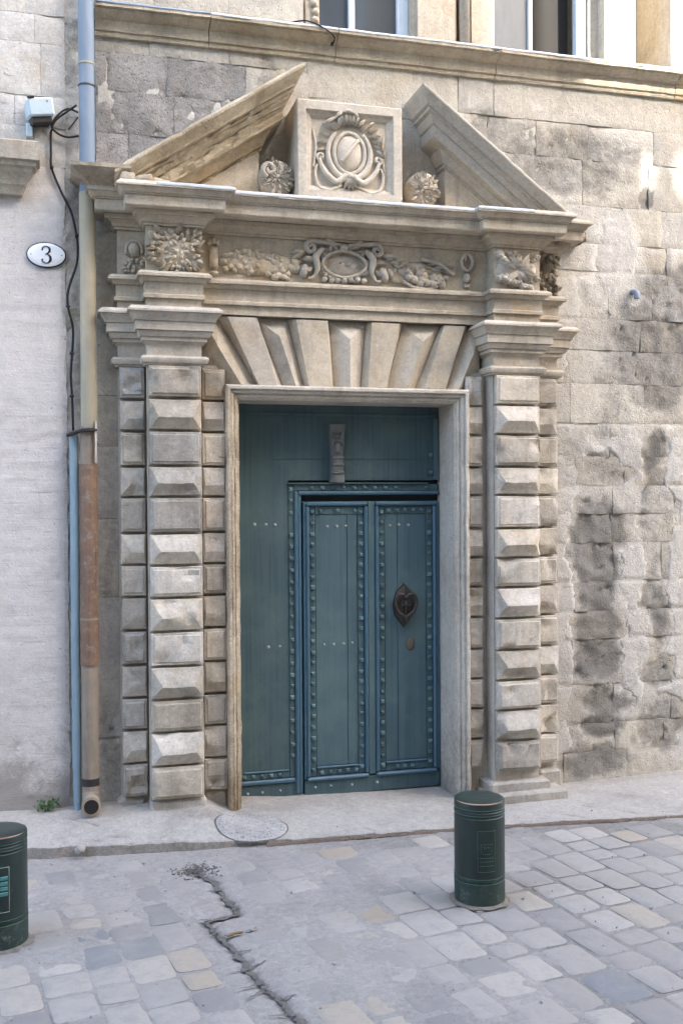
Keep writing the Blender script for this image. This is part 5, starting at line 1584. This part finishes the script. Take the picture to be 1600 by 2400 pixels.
    if striped:
        for z in (.305, .283, .262, .240):
            b = bmesh.new()
            gg = [[b.verts.new(P(-.034+.068*i/6, zz, dd)) for i in range(7)] for zz, dd in ((z-.008, .0022), (z-.006, .0046), (z+.006, .0046), (z+.008, .0022))]
            for q in range(3):
                for i in range(6): b.faces.new((gg[q][i], gg[q][i+1], gg[q+1][i+1], gg[q+1][i]))
            obj('plate_stripe', b, M['teal_plate'], pl)
    return root
bollard(1.853, -1.618, 'dark green bollard in front of the right door jamb, with a raised crest plate', .28, False)
bollard(-.262, -1.485, 'dark green bollard cut off by the left frame edge, with teal striped plate', .0, True)

# ------------------------------------------------------------------ concrete cover, weed, twig
b = bmesh.new()
mcx, mcy, mr = 1.005, -.425, .195
def mz(x, y): return walk_z(x, y)
rings = []
for (k, dz) in ((1.0, -.01), (1.0, .004), (.975, .007), (.75, .009), (.5, .010), (.25, .010)):
    rings.append([b.verts.new((mcx+mr*k*math.cos(2*math.pi*i/64), mcy+mr*.93*k*math.sin(2*math.pi*i/64), mz(mcx+mr*k*math.cos(2*math.pi*i/64), mcy+mr*k*math.sin(2*math.pi*i/64))+dz)) for i in range(64)])
for a_, c_ in zip(rings, rings[1:]):
    for i in range(64): b.faces.new((a_[i], a_[(i+1) % 64], c_[(i+1) % 64], c_[i]))
b.faces.new(rings[-1])
rr = random.Random(77)
for k in range(330):
    q = mr*.95*math.sqrt(rr.random()); an = rr.random()*6.283
    x, y = mcx+q*math.cos(an), mcy+q*.93*math.sin(an)
    s_ = rr.uniform(.0025, .006)
    blob(b, (x, y, mz(x, y)+.0085), s_, s_*.9, s_*.6, an, 6, 4, k)
mh = tag(obj('manhole_cover', b, M['cast_disc'], None, smooth=True, angle=50), 'round pebbly concrete cover set in the sidewalk before the door', 'manhole cover')

b = bmesh.new(); prev = None
for i in range(97):
    an = 2*math.pi*i/96; wd = .010+.006*N(math.cos(an), math.sin(an), 0, 2)
    cur = []
    for q in (mr+.0005, mr+wd):
        x, y = mcx+q*math.cos(an), mcy+q*.93*math.sin(an)
        cur.append(b.verts.new((x, y, mz(x, y)+.0025)))
    if prev: b.faces.new((prev[0], prev[1], cur[1], cur[0]))
    prev = cur
obj('cover_joint', b, M['crack'], mh)

weed = empty('weed', (-.085, -.10, .10), 'small green weed growing at the foot of the rendered wall', 'plant')
st_b = bmesh.new(); lf = bmesh.new(); rr = random.Random(5)
for k in range(26):
    an = rr.uniform(math.pi*.9, math.pi*2.1); ln = rr.uniform(.025, .065); h = rr.uniform(.02, .085)
    x1, y1, z1 = -.085+ln*math.cos(an), -.085+ln*.7*math.sin(an), .10+h*.8
    tube(st_b, [(-.085, -.085, .085), ((-.085+x1)/2, (-.085+y1)/2, .10+h*.7), (x1, y1, z1)], .0013, 4)
    for q in range(4):
        c = Vector((x1, y1, z1))+Vector((rr.gauss(0, .012), rr.gauss(0, .010), rr.gauss(0, .010)))
        d = Vector((rr.gauss(0, 1), rr.gauss(0, 1)-.4, rr.gauss(0, .6)+.3)).normalized(); e = d.cross(Vector((rr.gauss(0, 1), rr.gauss(0, 1), rr.gauss(0, 1)))).normalized()
        L = rr.uniform(.012, .022)
        v = [lf.verts.new(c+p) for p in (-d*L*.5, -d*L*.15+e*L*.34, d*L*.25+e*L*.30, d*L*.55, d*L*.25-e*L*.30, -d*L*.15-e*L*.34)]
        lf.faces.new((v[0], v[1], v[2], v[3])); lf.faces.new((v[0], v[3], v[4], v[5]))
obj('stem', st_b, M['leaf'], weed); obj('foliage', lf, M['leaf'], weed)
b = bmesh.new(); tube(b, spline([(.665, -1.715, STREET_Z+.008), (.70, -1.70, STREET_Z+.010), (.735, -1.695, STREET_Z+.008)], 4), [.005, .006, .007, .007, .006, .005, .007, .006, .004], 6)
tag(obj('wood_chip', b, M['timber'], None), 'reddish brown splinter of wood lying beside the crack in the paving', 'wood splinter')
b = bmesh.new(); blob(b, (.775, -1.665, STREET_Z+.006), .028, .016, .008, .2, 8, 5, 4, .4)
tag(obj('stone_shard', b, M['paver'], None), 'loose grey stone shard on the paving right of the crack', 'stone')
b = bmesh.new(); blob(b, (.085, -.535, .012), .030, .030, .022, .2, 12, 7, 4, .2)
tag(obj('pebble', b, M['sidewalk'], None, smooth=True), 'large pale round pebble lodged in the kerb on the left', 'stone')

# ------------------------------------------------------------------ the houses across the street (behind the viewer) that shade the facade
opp = empty('opposite_house', (-6.5, -9.5, 0), 'tall plain limestone house on the other side of the street, throwing shade', 'building')
M['opp'] = stone('opposite_limestone', (0.28, 0.245, 0.195), (0.20, 0.175, 0.14), (0.35, 0.31, 0.25), tint=0.02, bump=0.6)
YO = -7.4
XE = 7.86
bm = bmesh.new(); box(bm, -4, XE, YO-6, YO, -.2, 12.6); cut(bm, 2.5); obj('wall', bm, M['opp'], opp)
bm = bmesh.new(); prism_xz(bm, [(-4.2, 12.602), (XE-.02, 12.602), (XE-.02, 12.75), (-4.2, 12.75)], YO-6.2, YO+.25); obj('eaves', bm, M['course'], opp)
low = empty('opposite_low_house', (10, -9.5, 0), 'lower limestone house across the street with added slots along its roof edge to throw sun patches', 'building')
bm = bmesh.new(); box(bm, XE+.01, 11.6, YO-6, YO, -.2, 9.75); cut(bm, 2.5); obj('wall', bm, M['opp'], low)
bm = bmesh.new()
yp0, yp1 = YO-.13, YO-.01
ZP0, ZP1, ZP2, ZP3 = 9.752, 9.88, 10.20, 10.50
box(bm, XE+.01, 11.6, yp0, yp1, ZP0, ZP1); box(bm, XE+.01, 11.6, yp0, yp1, ZP2, ZP3)
for (x0, x1) in ((XE+.01, 8.36), (8.50, 8.60), (8.90, 9.3), (9.6, 10.9), (11.2, 11.6)): box(bm, x0, x1, yp0, yp1, ZP1+.001, ZP2-.001)
obj('sun_slot_parapet', bm, M['opp'], low)  # unseen addition, its openings placed to throw sun patches on the facade
lw = empty('opposite_corner_house', (-12, -9.5, 0), 'low limestone corner house across the street to the left', 'building')
bm = bmesh.new(); box(bm, -22, -4.01, YO-6, YO, -.2, 5.2); cut(bm, 2.5); obj('wall', bm, M['opp'], lw)
far = empty('opposite_far_house', (24, -9.5, 0), 'plain limestone house farther along the street beyond a sunny gap', 'building')
bm = bmesh.new(); box(bm, 19, 40, YO-6, YO, -.2, 11); cut(bm, 2.5); obj('wall', bm, M['opp'], far)
for hs_, xs, zs in ((opp, (-3, -.5, 3, 6.2), (1.2, 4.6, 8.2)), (low, (8.2, 10.2), (1.2, 4.6))):
    for x in xs:
        for z in zs:
            b = bmesh.new(); box(b, x, x+1.1, YO-.02, YO+.03, z, z+1.9); f = obj('window', b, M['winframe'], hs_)
            b = bmesh.new(); box(b, x+.08, x+1.02, YO+.031, YO+.04, z+.08, z+1.82); obj('pane', b, M['glass'], f)
